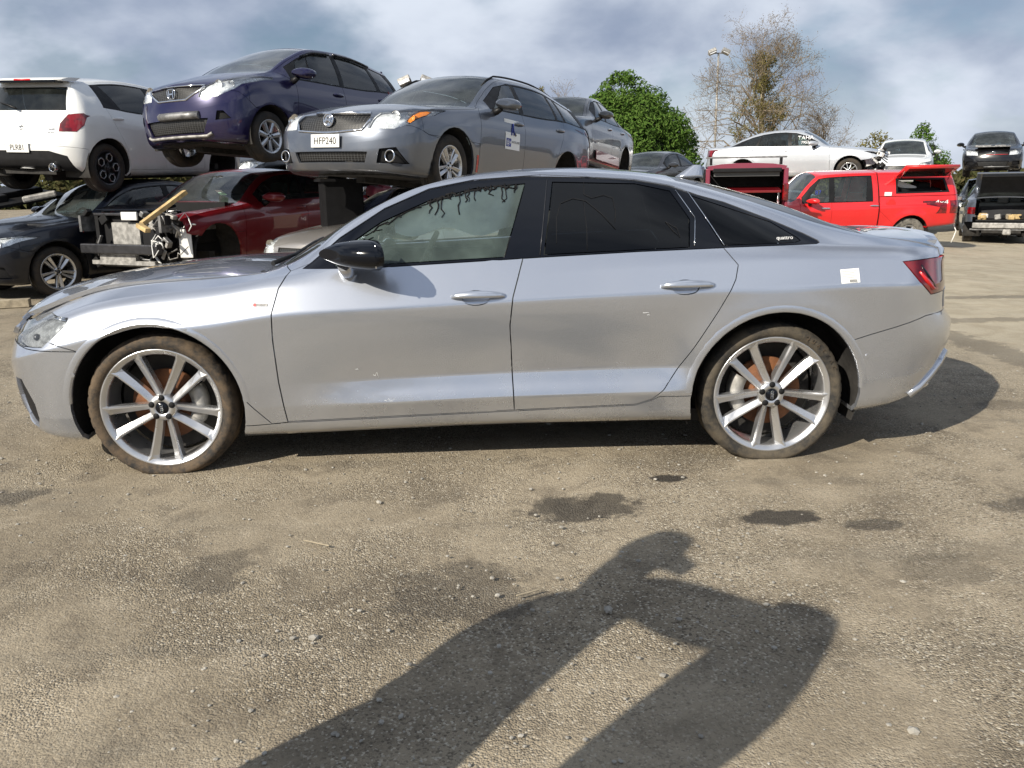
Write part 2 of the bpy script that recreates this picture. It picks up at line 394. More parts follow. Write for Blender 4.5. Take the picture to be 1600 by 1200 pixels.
            r_ = bmesh.ops.bisect_plane(bm, geom=geo, dist=1e-5, plane_co=co, plane_no=no)
            for f in g: cache.pop(f, None); box.pop(f, None)
            for e in r_['geom']:
                if isinstance(e, bmesh.types.BMFace) and e.is_valid: cache.pop(e, None); box[e] = bb(e)
        cand = box.keys()
        res = []
        for f in cand:
            c = f.calc_center_median()
            if inpoly((c[ia], c[ib]), poly):
                if reg is not None: f[L] = reg
                res.append(f)
        if reg is None:
            bmesh.ops.delete(bm, geom=res, context='FACES'); s.bb = {}
        return res
    def emit(s, reg, name, mat, parent, gap=.0028, depth=.022, off=0.0, split=True, label=None, thick=0):
        groups = {}
        for f in s.bm.faces:
            if f[s.L] == reg: groups.setdefault((f.calc_center_median().y > 0) if split else 0, []).append(f)
        outl = []
        for key in sorted(groups):
            fs = groups[key]; vm = {}; V = []; NN = []
            for f in fs:
                for v in f.verts:
                    if v not in vm: vm[v] = len(V); V.append(v.co.copy()); NN.append(s.nrm(v.co))
            F = [[vm[v] for v in f.verts] for f in fs]; fn = [f.normal.copy() for f in fs]
            cnt = {}
            for fi, q in enumerate(F):
                for j in range(len(q)):
                    a, b = q[j], q[(j+1) % len(q)]; e = (min(a, b), max(a, b)); cnt.setdefault(e, []).append((a, b, fi))
            B = [x[0] for x in cnt.values() if len(x) == 1]; inw = {}
            for a, b, fi in B:
                d = fn[fi].cross(V[b]-V[a])
                if d.length > 1e-9:
                    d.normalize()
                    for k in (a, b): inw[k] = inw.get(k, Vector((0, 0, 0)))+d
            for k, d in inw.items():
                if d.length > 1e-6: V[k] = V[k]+d.normalized()*gap
            if off: V = [p+n*off for p, n in zip(V, NN)]
            ln = [tuple(NN[i]) for q in F for i in q]
            if depth:
                inner = {}
                for a, b, fi in B:
                    for k in (a, b):
                        if k not in inner: inner[k] = len(V); V.append(V[k]-NN[k]*depth); NN.append(NN[k])
                for a, b, fi in B:
                    q = [b, a, inner[a], inner[b]]; n = (V[a]-V[b]).cross(V[inner[a]]-V[b])
                    n = n.normalized() if n.length > 1e-12 else Vector((0, 0, 1)); F.append(q); ln += [tuple(n)]*4
            me = bpy.data.meshes.new(name); me.from_pydata([tuple(p) for p in V], [], F); me.polygons.foreach_set('use_smooth', [True]*len(F)); me.update()
            if len(me.loops) == len(ln): me.normals_split_custom_set(ln)
            outl.append(new_obj(name, me, mat, parent, label))
        return outl
# ------------------------------------------------------------------ wheels
def spoke_pts(r, off, wd, y0, dp, ridge):
    return [Vector((r, y0+dp, off-wd)), Vector((r, y0+.008+.022*max(0, ridge), off-wd)), Vector((r, y0, off+ridge*wd-.003)), Vector((r, y0, off+ridge*wd+.003)), Vector((r, y0+.008+.022*max(0, -ridge), off+wd)), Vector((r, y0+dp, off+wd))]
def make_wheel(parent, pos, right, style='double5', rt=.352, rr_=.283, wd=.235, rot=0, tmat=TYRE, rmat=ALLOY, squash=0, disc=True, steer=0, capmat=GBLACK, treads=False):
    M = Matrix.Translation(pos) @ Matrix.Rotation(pi if right else 0, 4, 'Z') @ Matrix.Rotation(steer, 4, 'Z')
    MR = M @ Matrix.Rotation(rot, 4, 'Y')
    m = MB(); rb = rr_-.022
    m.lathe([(rb-.006, .17), (rb, .06), (rb-.004, .022), (rb+.002, .012), (rr_-.006, .004), (rr_, .0), (rr_+.004, .004), (rr_+.003, .012), (rb+.008, .022), (rb+.006, .19)], 64)
    hub = rr_*.235
    m.lathe([(0, .012), (hub*.46, .012), (hub*.5, .006), (hub*.9, .012), (hub, .03), (hub, .08), (0, .08)], 40)
    if style == 'double5':
        for k in range(5):
            a = 2*pi*k/5-pi/2; Mr = Matrix.Rotation(-a, 3, 'Y')
            for sg in (-1, 1):
                rings = []
                for r, of, wv, y0, dp in ((hub*.62, .019, .0145, .014, .055), (rr_*.36, .030, .0165, .018, .055), (rr_*.6, .043, .0185, .015, .052), (rr_*.84, .057, .021, .009, .048), (rb+.004, .067, .030, .004, .03)):
                    rings.append([Mr @ p for p in spoke_pts(r, sg*of, wv, y0, dp, sg*.55)])
                m.loft(rings, True, False, False)
    else:
        n = {'single6': 6, 'twin5': 5, 'single5': 5, 'ring5': 5, 'thin10': 10, 'single7': 7}[style]
        for k in range(n):
            a = 2*pi*k/n-pi/2; Mr = Matrix.Rotation(-a, 3, 'Y')
            if style == 'ring5':
                pts = []
                for j in range(7):
                    t = j*2*pi/6; pts.append(Mr @ Vector((rr_*.60+rr_*.27*cos(t), .012, rr_*.27*sin(t))))
                m.tube(pts, rr_*.05, 6, False); m.loft([[Mr @ p for p in spoke_pts(r, 0, wv, .014, .03, 0)] for r, wv in ((hub*.5, .018), (rr_*.38, .012))], True, False, False)
                continue
            w0, w1 = {'single6': (.026, .030), 'twin5': (.012, .022), 'single5': (.03, .036), 'thin10': (.011, .012), 'single7': (.02, .028)}[style]
            for sg in ((-1, 1) if style == 'twin5' else (0,)):
                rings = [[Mr @ p for p in spoke_pts(r, sg*of, wv, y0, .04, sg*.5)] for r, of, wv, y0 in ((hub*.6, .012, w0, .014), (rr_*.55, .026, (w0+w1)/2, .01), (rb+.004, .034, w1, .008))]
                m.loft(rings, True, False, False)
    wheel = m.build('wheel', rmat, parent, M=MR)
    if style == 'ring5':
        for k in range(5):
            Mr = Matrix.Rotation(-(2*pi*k/5-pi/2), 3, 'Y'); g = MB(); g.tube([Mr @ Vector((rr_*.62+rr_*.24*cos(t), .004, rr_*.24*sin(t))) for t in [2*pi*j/6 for j in range(7)]], rr_*.022, 5, False); g.build('wheel_ring', ALLOY, wheel, M=MR)
        g = MB(); g.lathe([(0, .05), (rb, .05)], 30); g.build('wheel_backing', DARK, wheel, M=MR)
    # lug recesses, cap
    c = MB(); c.lathe([(0, .003), (hub*.40, .003), (hub*.44, .008), (hub*.44, .012)], 28); c.build('centre_cap', capmat, wheel, M=MR)
    lg = MB()
    if treads:
        for k in range(5):
            a = 2*pi*k/5+pi/2; q = MB(); q.lathe([(0, .0085), (.0140, .0085), (.0155, .013)], 12); q.build('lug_nut', DARK, wheel, M=MR @ Matrix.Translation((hub*.74*cos(a), -.003, hub*.74*sin(a))))
    else:
      for k in range(5):
        a = 2*pi*k/5+pi/2; q = MB(); q.lathe([(0, .0085), (.0115, .0085), (.0125, .013)], 12); lg.add([Vector(p)+Vector((hub*.74*cos(a), -.003, hub*.74*sin(a))) for p in q.v], q.f)
    if not treads: lg.build('lug_nuts', DARK, wheel, M=MR)['kind'] = 'stuff'
    # tyre
    b = .012; NT = 192 if treads else 72
    pr = [(rr_-.002, .02), (rr_+.004, .004), (rr_+.014, -.004), ((rt+rr_)/2, -b), (rt-.02, -.004), (rt-.008, .010), (rt-.002, .026), (rt, .05), (rt, .085), (rt-.007, .089), (rt-.007, .096), (rt, .10), (rt, wd*.56), (rt-.007, wd*.58), (rt-.007, wd*.61), (rt, wd*.63), (rt, wd-.05), (rt-.006, wd-.02), (rt-.03, wd), (rr_+.01, wd-.01), (rr_-.01, wd-.03)]
    Mi = M.to_3x3()
    def mod(r, y, a, i, j):
        if treads and i in (5, 6) and j % 5 == 0: r -= .004
        p = Vector((r*cos(a), y, r*sin(a)))
        if squash and p.z < -(rt-squash):
            p.z = -(rt-squash)+(p.z+(rt-squash))*.05
            if i < 6: p.y -= .012
        elif squash and p.z < -(rt-squash)*.72 and i < 5: p.y -= .010*(1-(p.z+rt-squash)/((rt-squash)*.28))
        return p
    t = MB(); t.lathe(pr, NT, mod=mod); t.build('tyre', tmat, wheel, M=M)
    if disc:
        d = MB(); ro = rr_*.60; d.lathe([(rr_*.22, .075), (rr_*.30, .075), (rr_*.31, .10), (ro, .10), (ro, .125), (rr_*.3, .125)], 48); d.build('brake_disc', RUST, wheel, M=M)
        k = MB(); sg = 1 if pos[0] < 1 else -1
        ang = [(-.55+.12*i) for i in range(10)]
        k.loft([[Vector((sg*r*cos(a), y, r*sin(a))) for r, y in ((ro*.72, .07), (ro*1.08, .062), (ro*1.1, .14), (ro*.72, .14))] for a in ang]); k.build('brake_caliper', CAST, wheel, M=M)
        bk = MB(); bk.lathe([(0, .16), (rb-.02, .165)], 40); bk.build('backing_plate', UNDER, wheel, M=M)
    return wheel
def housing(parent, x, z, ra, y_in, y_out):
    for sg in (-1, 1):
        m = MB(); rings = []
        for j in range(25):
            a = -.35+(pi+.7)*j/24; rings.append([Vector((x+ra*cos(a), sg*y, z+ra*sin(a))) for y in (y_out, y_out-.03, (y_in+y_out)/2, y_in)]+[Vector((x+ra*.3*cos(a), sg*y_in, z+ra*.3*sin(a)))])
        m.loft(rings, False, False); m.build('wheel_housing', UNDER, parent)
def seat(parent, x, y, mat=SEAT, w_=.5, rear=False):
    m = MB(); m.box((x, y, .42), (.5, w_, .18), bev=.05)
    Mx = Matrix.Rotation(R(18), 3, 'Y'); m.box((x+.30, y, .74), (.16, w_*.94, .62), Mx, .05); o = m.build('seat', mat, parent)
    if not rear or True:
        h = MB(); h.box((x+.43, y, 1.12), (.1, .26, .18), Mx, .04); h.build('headrest', mat, o)
def steering(parent, x, y, z):
    m = MB(); Mx = Matrix.Rotation(R(-62), 3, 'Y')
    pts = [Vector((x, y, z))+Mx @ Vector((.18*cos(2*pi*i/28), .18*sin(2*pi*i/28), 0)) for i in range(29)]
    m.tube(pts, .016, 8, False); m.box((x+.02, y, z), (.05, .16, .10), bev=.02); m.box((x+.02, y, z), (.02, .34, .03)); m.build('steering_wheel', DARK, parent)
def interior(parent, xd, zd, W, xs=(1.15, 2.1), lhd=False, liner=None):
    d = MB(); d.box((xd, 0, zd-.14), (.42, W*1.62, .26), bev=.06); d.build('dashboard', DARK, parent)
    for y in (-.36, .36): seat(parent, xs[0], y)
    if xs[1]: seat(parent, xs[1], 0, w_=1.2)
    steering(parent, xd+.36, .36, zd-.06)
    f = MB(); f.box((xd+1.0, 0, .26), (2.4, W*1.7, .04)); f.build('floor_pan', DARK, parent)
def handle(parent, B, x, z, mat, sg=-1, ln=.25):
    p, n = B.side(x, z, sg)
    if not p: return
    t = Vector((1, 0, 0)); t = (t-n*t.dot(n)).normalized(); u = n.cross(t)*(-sg); u = u if u.z > 0 else -u
    m = MB(); rings = []
    for i in range(13):
        f = i/12; s_ = (f-.5)*ln; h = .011*(1-.55*f if f < .8 else .56) + .004*sin(pi*f); o = .028*sin(pi*min(max(f*1.02, .0), 1))**.5+.002
        cpt = p+t*s_+n*o; hh = .008+.010*sin(pi*min(1, max(0, f)))**.6
        rings.append([cpt+u*hh*cos(a)+n*.008*sin(a) for a in [2*pi*j/10 for j in range(10)]])
    m.loft(rings); return m.build('door_handle', mat, parent)
def mirror(parent, B, x, z, sg, shell, foot, sc=1.0, lx=1.0):
    p, n = B.side(x, z, sg)
    if not p: return
    y0 = p.y
    m = MB(); rings = []
    for i in range(9):       # shell lofted from front tip to glass plane (x rearward)
        f = .045+.955*(i/8)**1.6; wv = sc*.115*(1-(1-f)**2.4)**.45+.004; h = sc*.070*(1-(1-f)**2.2)**.5+.004; cx = x-.07+f*.17*sc*lx; cy = y0+sg*(.145*sc+.02*f); cz = z+.085*sc-.008*f
        rings.append([Vector((cx+.05*cos(a)*sc, cy+sg*wv*cos(a), cz+h*(sin(a) if sin(a) > 0 else sin(a)*.9))) for a in [2*pi*j/20 for j in range(20)]])
    m.loft(rings); o = m.build('door_mirror', shell, parent)
    g = MB(); g.box((x-.07+.175*sc*lx, y0+sg*.16*sc, z+.077*sc), (.006, .19*sc, .105*sc), bev=.02); g.build('mirror_glass', CHROME, o)
    k = MB(); k.tube([(x+.02, y0-sg*.02, z-.005), (x+.0, y0+sg*.04*sc, z+.0), (x+.0, y0+sg*.10*sc, z+.03*sc)], [.045*sc, .038*sc, .03*sc], 10); k.build('mirror_foot', foot, o)
def plate(parent, p, n, txt, w_=.36, h=.125):
    n = Vector(n).normalized(); up = Vector((0, 0, 1)); r = up.cross(n).normalized(); m = face_matrix(Vector(p)+n*.012, r, up)
    b = MB(); b.box((0, 0, 0), (w_, h, .008), bev=.003); o = b.build('number_plate', PLATEW, parent, M=m)
    if txt: text('plate_text', txt, h*.78, INK, o, m @ Matrix.Translation((0, -.004, .0052)), sx=.92*w_/.36)
    return o
# ------------------------------------------------------------------ the silver sedan in front
def circle(cx, cz, r, n=36): return [(cx+r*cos(2*pi*i/n), cz+r*sin(2*pi*i/n)) for i in range(n)]
def mirrory(poly): return [(-a, b) for a, b in poly][::-1]
def main_sedan():
    S = dict(
        zc=C([(-.90, .60), (-.86, .68), (-.80, .745), (-.6, .825), (-.25, .893), (.1, .932), (.45, .955), (.53, .972), (.62, 1.03), (.75, 1.108), (.93, 1.208), (1.16, 1.308), (1.35, 1.362), (1.58, 1.396), (1.85, 1.412), (2.05, 1.412), (2.25, 1.402), (2.55, 1.366), (2.98, 1.266), (3.17, 1.205), (3.38, 1.118), (3.47, 1.085), (3.7, 1.062), (3.90, 1.050), (3.96, 1.04), (4.02, .99)]),
        zr=C([(-.90, .56), (-.80, .66), (-.55, .765), (-.43, .815), (-.27, .862), (-.1, .888), (.17, .908), (.45, .928), (.60, .962), (.73, 1.03), (.85, 1.125), (1.03, 1.232), (1.25, 1.325), (1.45, 1.366), (1.75, 1.386), (2.05, 1.379), (2.28, 1.363), (2.5, 1.324), (2.75, 1.254), (3.0, 1.170), (3.2, 1.104), (3.4, 1.062), (3.7, 1.036), (3.9, 1.022), (4.02, .97)]),
        zb=C([(-.9, .52), (-.8, .60), (-.6, .70), (-.43, .765), (-.27, .815), (0, .855), (.3, .885), (.62, .932), (1.1, .955), (1.6, .980), (2.1, 1.003), (2.65, 1.020), (3.1, 1.028), (3.4, 1.025), (3.7, 1.005), (4.02, .95)]),
        zs=C([(-.9, .20), (-.4, .165), (.43, .175), (1.8, .205), (2.5, .207), (3.3, .228), (3.5, .245), (3.75, .275), (4.02, .33)]),
        ym=C([(-.35, .905), (0, .928), (.5, .932), (1.5, .932), (2.4, .938), (2.92, .942), (3.35, .925)]),
        yr=C([(-.5, .68), (0, .745), (.45, .735), (.6, .725), (.85, .675), (1.25, .605), (1.75, .57), (2.3, .565), (2.8, .595), (3.2, .66), (3.5, .74), (4.0, .76)]),
        prof=[(0, -.085), (.04, -.052), (.10, -.040), (.2, -.026), (.34, -.018), (.5, -.010), (.68, -.002), (.77, .0015), (.785, .0), (.80, -.005), (.86, -.026), (.93, -.050), (1, -.078)], crisp=True,
        low=[(0, 0), (.10, .004), (.18, .019), (.195, .0205), (.21, .017), (.33, -.024), (.345, -.0255), (.36, -.024), (.5, -.010), (.6, -.004), (.7, 0), (1, 0)], lowx=(.5, 1.15, 2.35, 2.6),
        flare=((0, .42, .010), (2.924, .42, .012)), wz=.32,
        xf=C([(.15, -.78), (.22, -.85), (.32, -.885), (.42, -.90), (.55, -.905), (.62, -.90), (.70, -.87)]),
        xr=C([(.25, 3.76), (.36, 3.90), (.48, 4.0), (.58, 4.03), (.65, 4.02), (.70, 3.965), (.82, 3.95), (.95, 3.96), (1.02, 3.975), (1.08, 3.985)]),
        xe=(-.38, 3.38), xn=(-.86, 3.97), capn=(2.35, 2.45), bulge=.022)
    B = Body(S, 96, 16); root = empty('sedan')
    tag(root, 'silver four door sedan with muddy alloy wheels, parked broadside across the foreground', 'car')
    rail = S['zr']
    # region ids: 1 fender 2 front door 3 rear door 4 sill 5 front bumper 6 rear bumper 7 hood 8 boot lid 9 trim 10 front pane 11 rear pane 12 quarter pane 13 windscreen 14 backlight 15 headlamp 16 tail lamp 17 grille 18 roof
    up = lambda c, n: n.z > .25
    yA = S['yr']
    hood = [(-.83, -.52), (-.7, -.61), (-.5, -.675), (-.2, -.715), (.2, -.735), (.5, -.72), (.53, -.5), (.50, 0)]
    B.cut(hood+[(x, -y) for x, y in hood[::-1][1:]], 7, 'z', lambda c, n: n.z > .2 and c.z > .6)
    fdoor = [(.641, .951), (.597, .88), (.568, .772), (.563, .651), (.572, .446), (.595, .249), (1.67, .283), (1.661, .503), (1.654, .699), (1.669, .826), (1.717, .984), (1.781, 1.228), (1.822, 1.373), (1.5, 1.354), (1.286, 1.315), (1.073, 1.227), (.863, 1.096), (.731, .984)]
    rdoor = [(1.67, .283), (2.251, .301), (2.327, .327), (2.381, .377), (2.515, .573), (2.626, .755), (2.70, .891), (2.716, .954), (2.658, 1.026), (2.60, 1.262), (2.529, 1.288), (2.455, 1.316), (2.282, 1.346), (2.061, 1.36), (1.822, 1.373), (1.781, 1.228), (1.717, .984), (1.669, .826), (1.654, .699), (1.661, .503)]
    sd = lambda c, n: abs(c.y) > .4
    B.cut([(-.5, .66), (-.33, .61), (.2, .60), (.52, .24), (.600, .243), (.576, .446), (.567, .651), (.572, .772), (.601, .88), (.645, .951), (.60, .97), (.2, .925), (-.2, .885), (-.6, .84)], 1, 'y', sd, (0,))
    B.cut([(-1, .1), (-.2, .1), (-.2, .608), (-.315, .61), (-.598, .615), (-.8, .64), (-1, .64)], 5, 'y', None, (0, 1))
    B.cut([(.30, .1), (2.6, .1), (2.6, .341), (2.36, .341), (2.327, .322), (2.251, .296), (1.67, .278), (.595, .244), (.43, .236), (.30, .236)], 4, 'y', lambda c, n: abs(c.y) > .6, (0, 1))
    B.cut([(3.2, .1), (4.2, .1), (4.2, .705), (3.97, .705), (3.645, .697), (3.245, .589), (3.2, .575)], 6, 'y', None, (0,))
    B.cut(fdoor, 2, 'y', sd); B.cut(rdoor, 3, 'y', sd)
    lid = [(3.43, -.62), (3.47, -.70), (3.75, -.73), (3.92, -.71), (4.1, -.70)]
    B.cut(lid+[(x, -y) for x, y in lid[::-1]], 8, 'z', lambda c, n: c.z > .72 and c.x > 3.3, (0,))
    dlo = [(.70, .962), (.745, .995), (.863, 1.092), (1.073, 1.223), (1.286, 1.311), (1.502, 1.35), (1.751, 1.366), (2.061, 1.356), (2.282, 1.341), (2.455, 1.311), (2.529, 1.283), (2.711, 1.233), (2.921, 1.151), (3.064, 1.086), (3.116, 1.056), (3.118, 1.046), (3.098, 1.040), (2.642, 1.030), (2.252, 1.019), (1.824, 1.001), (1.611, .991), (1.262, .975), (1.077, .966)]
    for f in B.cut(dlo, None if 0 else 9, 'y', sd): pass
    B.cut([(.865, 1.022), (.934, 1.083), (1.059, 1.165), (1.286, 1.261), (1.502, 1.314), (1.745, 1.333), (1.635, 1.004), (1.112, .982), (.85, .974)], 10, 'y', sd)
    B.cut([(1.878, 1.339), (2.281, 1.326), (2.447, 1.290), (2.517, 1.163), (2.496, 1.036), (1.819, 1.012)], 11, 'y', sd)
    B.cut([(2.545, 1.268), (2.921, 1.140), (3.02, 1.072), (3.03, 1.058), (3.0, 1.050), (2.655, 1.042)], 12, 'y', sd)
    def glasspoly(x0, x1, n, d0, d1):
        a = [(x0+(x1-x0)*i/n, -(yA(x0+(x1-x0)*i/n)-d0-(d1-d0)*i/n)) for i in range(n+1)]
        return a+[(x, -y) for x, y in a[::-1]]
    B.cut(glasspoly(.56, 1.33, 8, .03, .05), 13, 'z', up, (0, 7)); B.cut(glasspoly(2.50, 3.40, 8, .06, .06), 14, 'z', up, (0,))
    B.cut([(1.34, -.53), (2.48, -.49), (2.48, .49), (1.34, .53)], 18, 'z', lambda c, n: n.z > .5 and c.z > 1.2, (0,))
    hl = [(-.52, .768), (-.385, .756), (-.395, .722), (-.50, .628), (-.62, .622), (-.85, .645), (-.85, .685), (-.70, .712)]
    B.cut(hl, 15, 'y', lambda c, n: abs(c.y) > .42)
    tl = [(3.50, .955), (3.66, .962), (3.80, .962), (4.1, .93), (4.1, .83), (3.80, .80), (3.66, .795), (3.585, .857)]
    B.cut(tl, 16, 'y', lambda c, n: abs(c.y) > .25)
    B.cut([(-.42, .32), (.42, .32), (.50, .45), (.45, .62), (-.45, .62), (-.50, .45)], 17, 'x', lambda c, n: n.x < -.4)
    for sg in (1, -1):
        v = [(.60, .24), (.78, .22), (.84, .30), (.80, .46), (.74, .46), (.70, .36)]
        B.cut(v if sg > 0 else mirrory(v), 19, 'x', lambda c, n: n.x < -.2 and c.x < -.58, (5,))
        d = [(.42, .25), (.74, .33), (.88, .55), (.80, .50), (.70, .40), (.42, .36)]
    B.cut([(3.60, .1), (3.66, .31), (3.86, .475), (3.93, .525), (4.2, .525), (4.2, .1)], 20, 'y', lambda c, n: True, (6,))
    for cx_, cz_ in ((1.50, .826), (2.465, .859)): B.cut([(cx_+.062*cos(2*pi*i/18), cz_+.032*sin(2*pi*i/18)) for i in range(18)], 21, 'y', sd, (2, 3))
    B.cut(circle(0, .325, .405), None, 'y', lambda c, n: abs(c.y) > .5)
    B.cut(circle(2.924, .325, .412), None, 'y', lambda c, n: abs(c.y) > .5)
    e = lambda *a, **k: B.emit(*a, root, **k)
    e(0, 'body_shell', SILVER, gap=.0015, split=False); e(1, 'front_fender', SILVER); e(5, 'front_bumper', SILVER, split=False); e(6, 'rear_bumper', SILVER, split=False)
    d1 = e(2, 'front_door', SILVER); d2 = e(3, 'rear_door', SILVER); e(4, 'sill', SILVER)
    h = e(7, 'hood', SILVER, split=False, depth=.022, gap=.007)[0]
    # hood is not latched: front edge stands a little proud
    h.matrix_local = Matrix.Translation((.5, 0, .95)) @ Matrix.Rotation(R(1.6), 4, 'Y') @ Matrix.Translation((-.5, 0, -.95))
    l = e(8, 'boot_lid', SILVER, split=False, depth=.025, gap=.004)[0]
    l.matrix_local = Matrix.Translation((3.43, 0, 1.1)) @ Matrix.Rotation(R(-.9), 4, 'Y') @ Matrix.Translation((-3.43, 0, -1.1))
    e(9, 'window_trim', GBLACK, off=-.002, depth=.01); fp = e(10, 'front_window', GLF, off=-.005, depth=0); e(11, 'rear_window', GLT, off=-.004, depth=0); e(12, 'quarter_window', GLT, off=-.004, depth=0)
    e(13, 'windscreen', GLW, off=-.003, depth=.005, split=False); e(14, 'rear_screen', GLT, off=-.003, depth=.005, split=False); e(18, 'roof_panel', SILVER, split=False, gap=.0005, depth=.004)
    for o in e(15, 'headlamp', LENS, off=-.001, depth=.01): pass
    for o in e(15, 'headlamp_reflector', REFLD, off=-.022, gap=.006, depth=.0): pass
    e(16, 'tail_lamp', TAIL, off=.002, depth=.02); e(17, 'grille', MESHM, off=-.02, depth=0, split=False); e(19, 'air_intake', DARK, off=-.02, depth=0)
    e(21, 'handle_recess', SILVER, off=-.014, depth=0, gap=0)
    e(20, 'diffuser', TRIM, off=-.004, split=False)
    # lamp innards, light strips, bands in the tail lamps
    for sg in (-1, 1):
        for x, z in ((-.56, .668),):
            p, n = B.side(x, z, sg)
            if p:
                m = MB(); q = MB(); q.lathe([(0, .004), (.010, .002), (.015, -.006), (.018, -.012)], 16); m.add([p-n*.012+Vector((v[0], sg*v[1], v[2])) for v in map(Vector, q.v)], q.f, True); m.build('headlamp_projector', ALLOYD, root)
        pts = []
        for x, z in ((-.40, .748), (-.49, .757), (-.55, .745)):
            p, n = B.side(x, z, sg)
            if p: pts.append(p-n*.012)
        if len(pts) > 1: m = MB(); m.tube(pts, .006, 6); m.build('daytime_light_strip', CHROME, root)
        pts = [];
        for x, z in ((3.60, .935), (3.64, .88), (3.69, .825)):
            p, n = B.side(x, z, sg)
            if p: pts.append(p-n*.001)
        m = MB(); m.tube(pts, [.006, .010, .008], 6); m.build('tail_lamp_band', GBLACK, root)
        for x, z in ((1.51, .833), (2.475, .866)):
            handle(root, B, x, z, SILVER, sg)
        mirror(root, B, .91, .958, sg, GBLACK, SILVER, .95, 1.40)
        # fuel and sill dirt line, arch lips
        for x in (0, 2.924):
            m = MB(); rings = []; ra = .405 if x < 1 else .412
            for j in range(41):
                a = -.30+(pi+.6)*j/40; row = []
                for rr2, d in ((ra-.002, -.022), (ra+.001, .001), (ra+.006, .0016), (ra+.030, .0012), (ra+.036, -.001)):
                    xx, zz = x+rr2*cos(a), .325+rr2*sin(a); p, n = B.side(xx, zz, sg) if zz > .32 else (None, None)
                    if p is None or abs(p.y) < .62: row = None; break
                    row.append(p+n*d)
                if row: rings.append(row)
            if len(rings) > 3:
                m.loft(rings, False, False); m.build('arch_lip', SILVER, root)
    housing(root, 0, .325, .425, .55, .83); housing(root, 2.924, .325, .432, .55, .85)
    # chrome window line, pillar strips
    for sg in (-1, 1):
        for pts in ([(1.852, 1.35), (1.80, 1.01)], [(2.475, 1.292), (2.545, 1.165), (2.520, 1.04)], [(2.535, 1.283), (2.60, 1.16), (2.66, 1.04)]):
            q = []
            for i in range(len(pts)-1):
                for t in range(5):
                    x = pts[i][0]+(pts[i+1][0]-pts[i][0])*t/4; z = pts[i][1]+(pts[i+1][1]-pts[i][1])*t/4; p, n = B.side(x, z, sg)
                    if p: q.append(p+n*.001)
            m = MB(); m.tube(q, .0022, 5); m.build('pillar_strip', ALLOYD if pts[0][0] < 2 else CHROME, root)
    # wheels
    for x, sg, t in ((0, -1, MUDDY), (0, 1, MUDDY), (2.924, -1, MUDDY2), (2.924, 1, MUDDY2)):
        wv = make_wheel(root, (x, sg*.865, .32), sg > 0, 'double5', tmat=t, squash=.032, rot=R(2 if x < 1 else 0), steer=R(0), treads=True)
        MR = Matrix.Translation((x, sg*.865, .32)) @ Matrix.Rotation(pi if sg > 0 else 0, 4, 'Z')
        m = MB()       # four linked rings on the cap
        for k in range(4):
            m.tube([Vector(((k-1.5)*.0085*0, .0022, (k-1.5)*.0090))+Vector((.0065*cos(2*pi*i/18), 0, .0065*sin(2*pi*i/18))) for i in range(19)], .0011, 5, False)
        m.build('ring_emblem', CHROME, wv, M=MR)
    # cabin
    interior(root, .82, .95, .80, (1.42, 2.35))
    d = MB()
    for y in (-.36, .36): pass
    hl_ = MB(); rings = []
    for i in range(12):
        x = 1.25+1.35*i/11; rings.append([Vector((x, yA(x)*.93*q, S['zr'](x)-.015+(S['zc'](x)-S['zr'](x))*(1-abs(q)**2.2)-.03)) for q in (-1, -.75, -.4, 0, .4, .75, 1)])
    hl_.loft(rings, False, False); hl_.build('headliner', LINER, root)
    ab = MB(); rings = []      # deployed curtain airbag hanging inside the far windows
    for i in range(26):
        x = .98+1.55*i/25; row = []
        for j in range(9):
            f = j/8; z = (S['zr'](x)-.03)*(1-f)+f*(1.035-.03*sin(i*.9)); y = .60+.13*f+.035*sin(i*.85+j*.5)*sin(pi*f)
            row.append(Vector((x, y, z)))
        rings.append(row)
    ab.loft(rings, False, False); ab.build('curtain_airbag', AIRBAG, root)
    for sg in (-1, 1):
        for x0, x1 in ((.70, 1.62), (1.72, 2.55)): dc = MB(); dc.box(((x0+x1)/2, sg*.80, .66), (x1-x0, .05, .56), bev=.02); dc.build('door_card', CARD, root)
    # dried drips on the front window and lines on the rear film
    def onside(x, z, d=.0): p, n = B.side(x, z, -1); return p+n*(d-.002)
    rg = random.Random(3); m = MB()
    def strand(pts, r):
        q = [onside(x, z) for x, z in pts]
        if len(q) > 1: m.tube(q, r, 4)
    for i in range(17):
        x = 1.30+.40*i/16+rg.uniform(-.01, .01); zt = 1.262+.075*(1-((1.72-x)/.46)**2)-rg.uniform(0, .012); ln = rg.uniform(.01, .10) if rg.random() < .6 else rg.uniform(.005, .02)
        strand([(x+rg.uniform(-.003, .003)*k, zt-ln*k/5) for k in range(6)], [rg.uniform(.0035, .0062)*(1-.08*k) for k in range(6)])
    for i in range(9):
        x = 1.28+.045*i; a = [(x+.012*k+rg.uniform(-.006, .006), 1.262+.075*(1-((1.72-min(x+.012*k, 1.72))/.46)**2)-.006-rg.uniform(0, .02)) for k in range(7)]
        strand(a, rg.uniform(.004, .008))
    for i in range(9):
        x = .93+.045*i; z = 1.02+.20*(i/8)**.8+.045; a = []
        for k in range(6): a.append((x+.018*k+rg.uniform(-.007, .007), z+.008*k+rg.uniform(-.013, .010)))
        zt = lambda xx: C([(.865, 1.015), (.934, 1.075), (1.059, 1.155), (1.286, 1.250), (1.502, 1.304)])(xx)
        strand([(xx, min(zz, zt(xx))) for xx, zz in a], rg.uniform(.002, .0036))
    m.build('dried_drips', INK, fp[0])['kind'] = 'stuff'
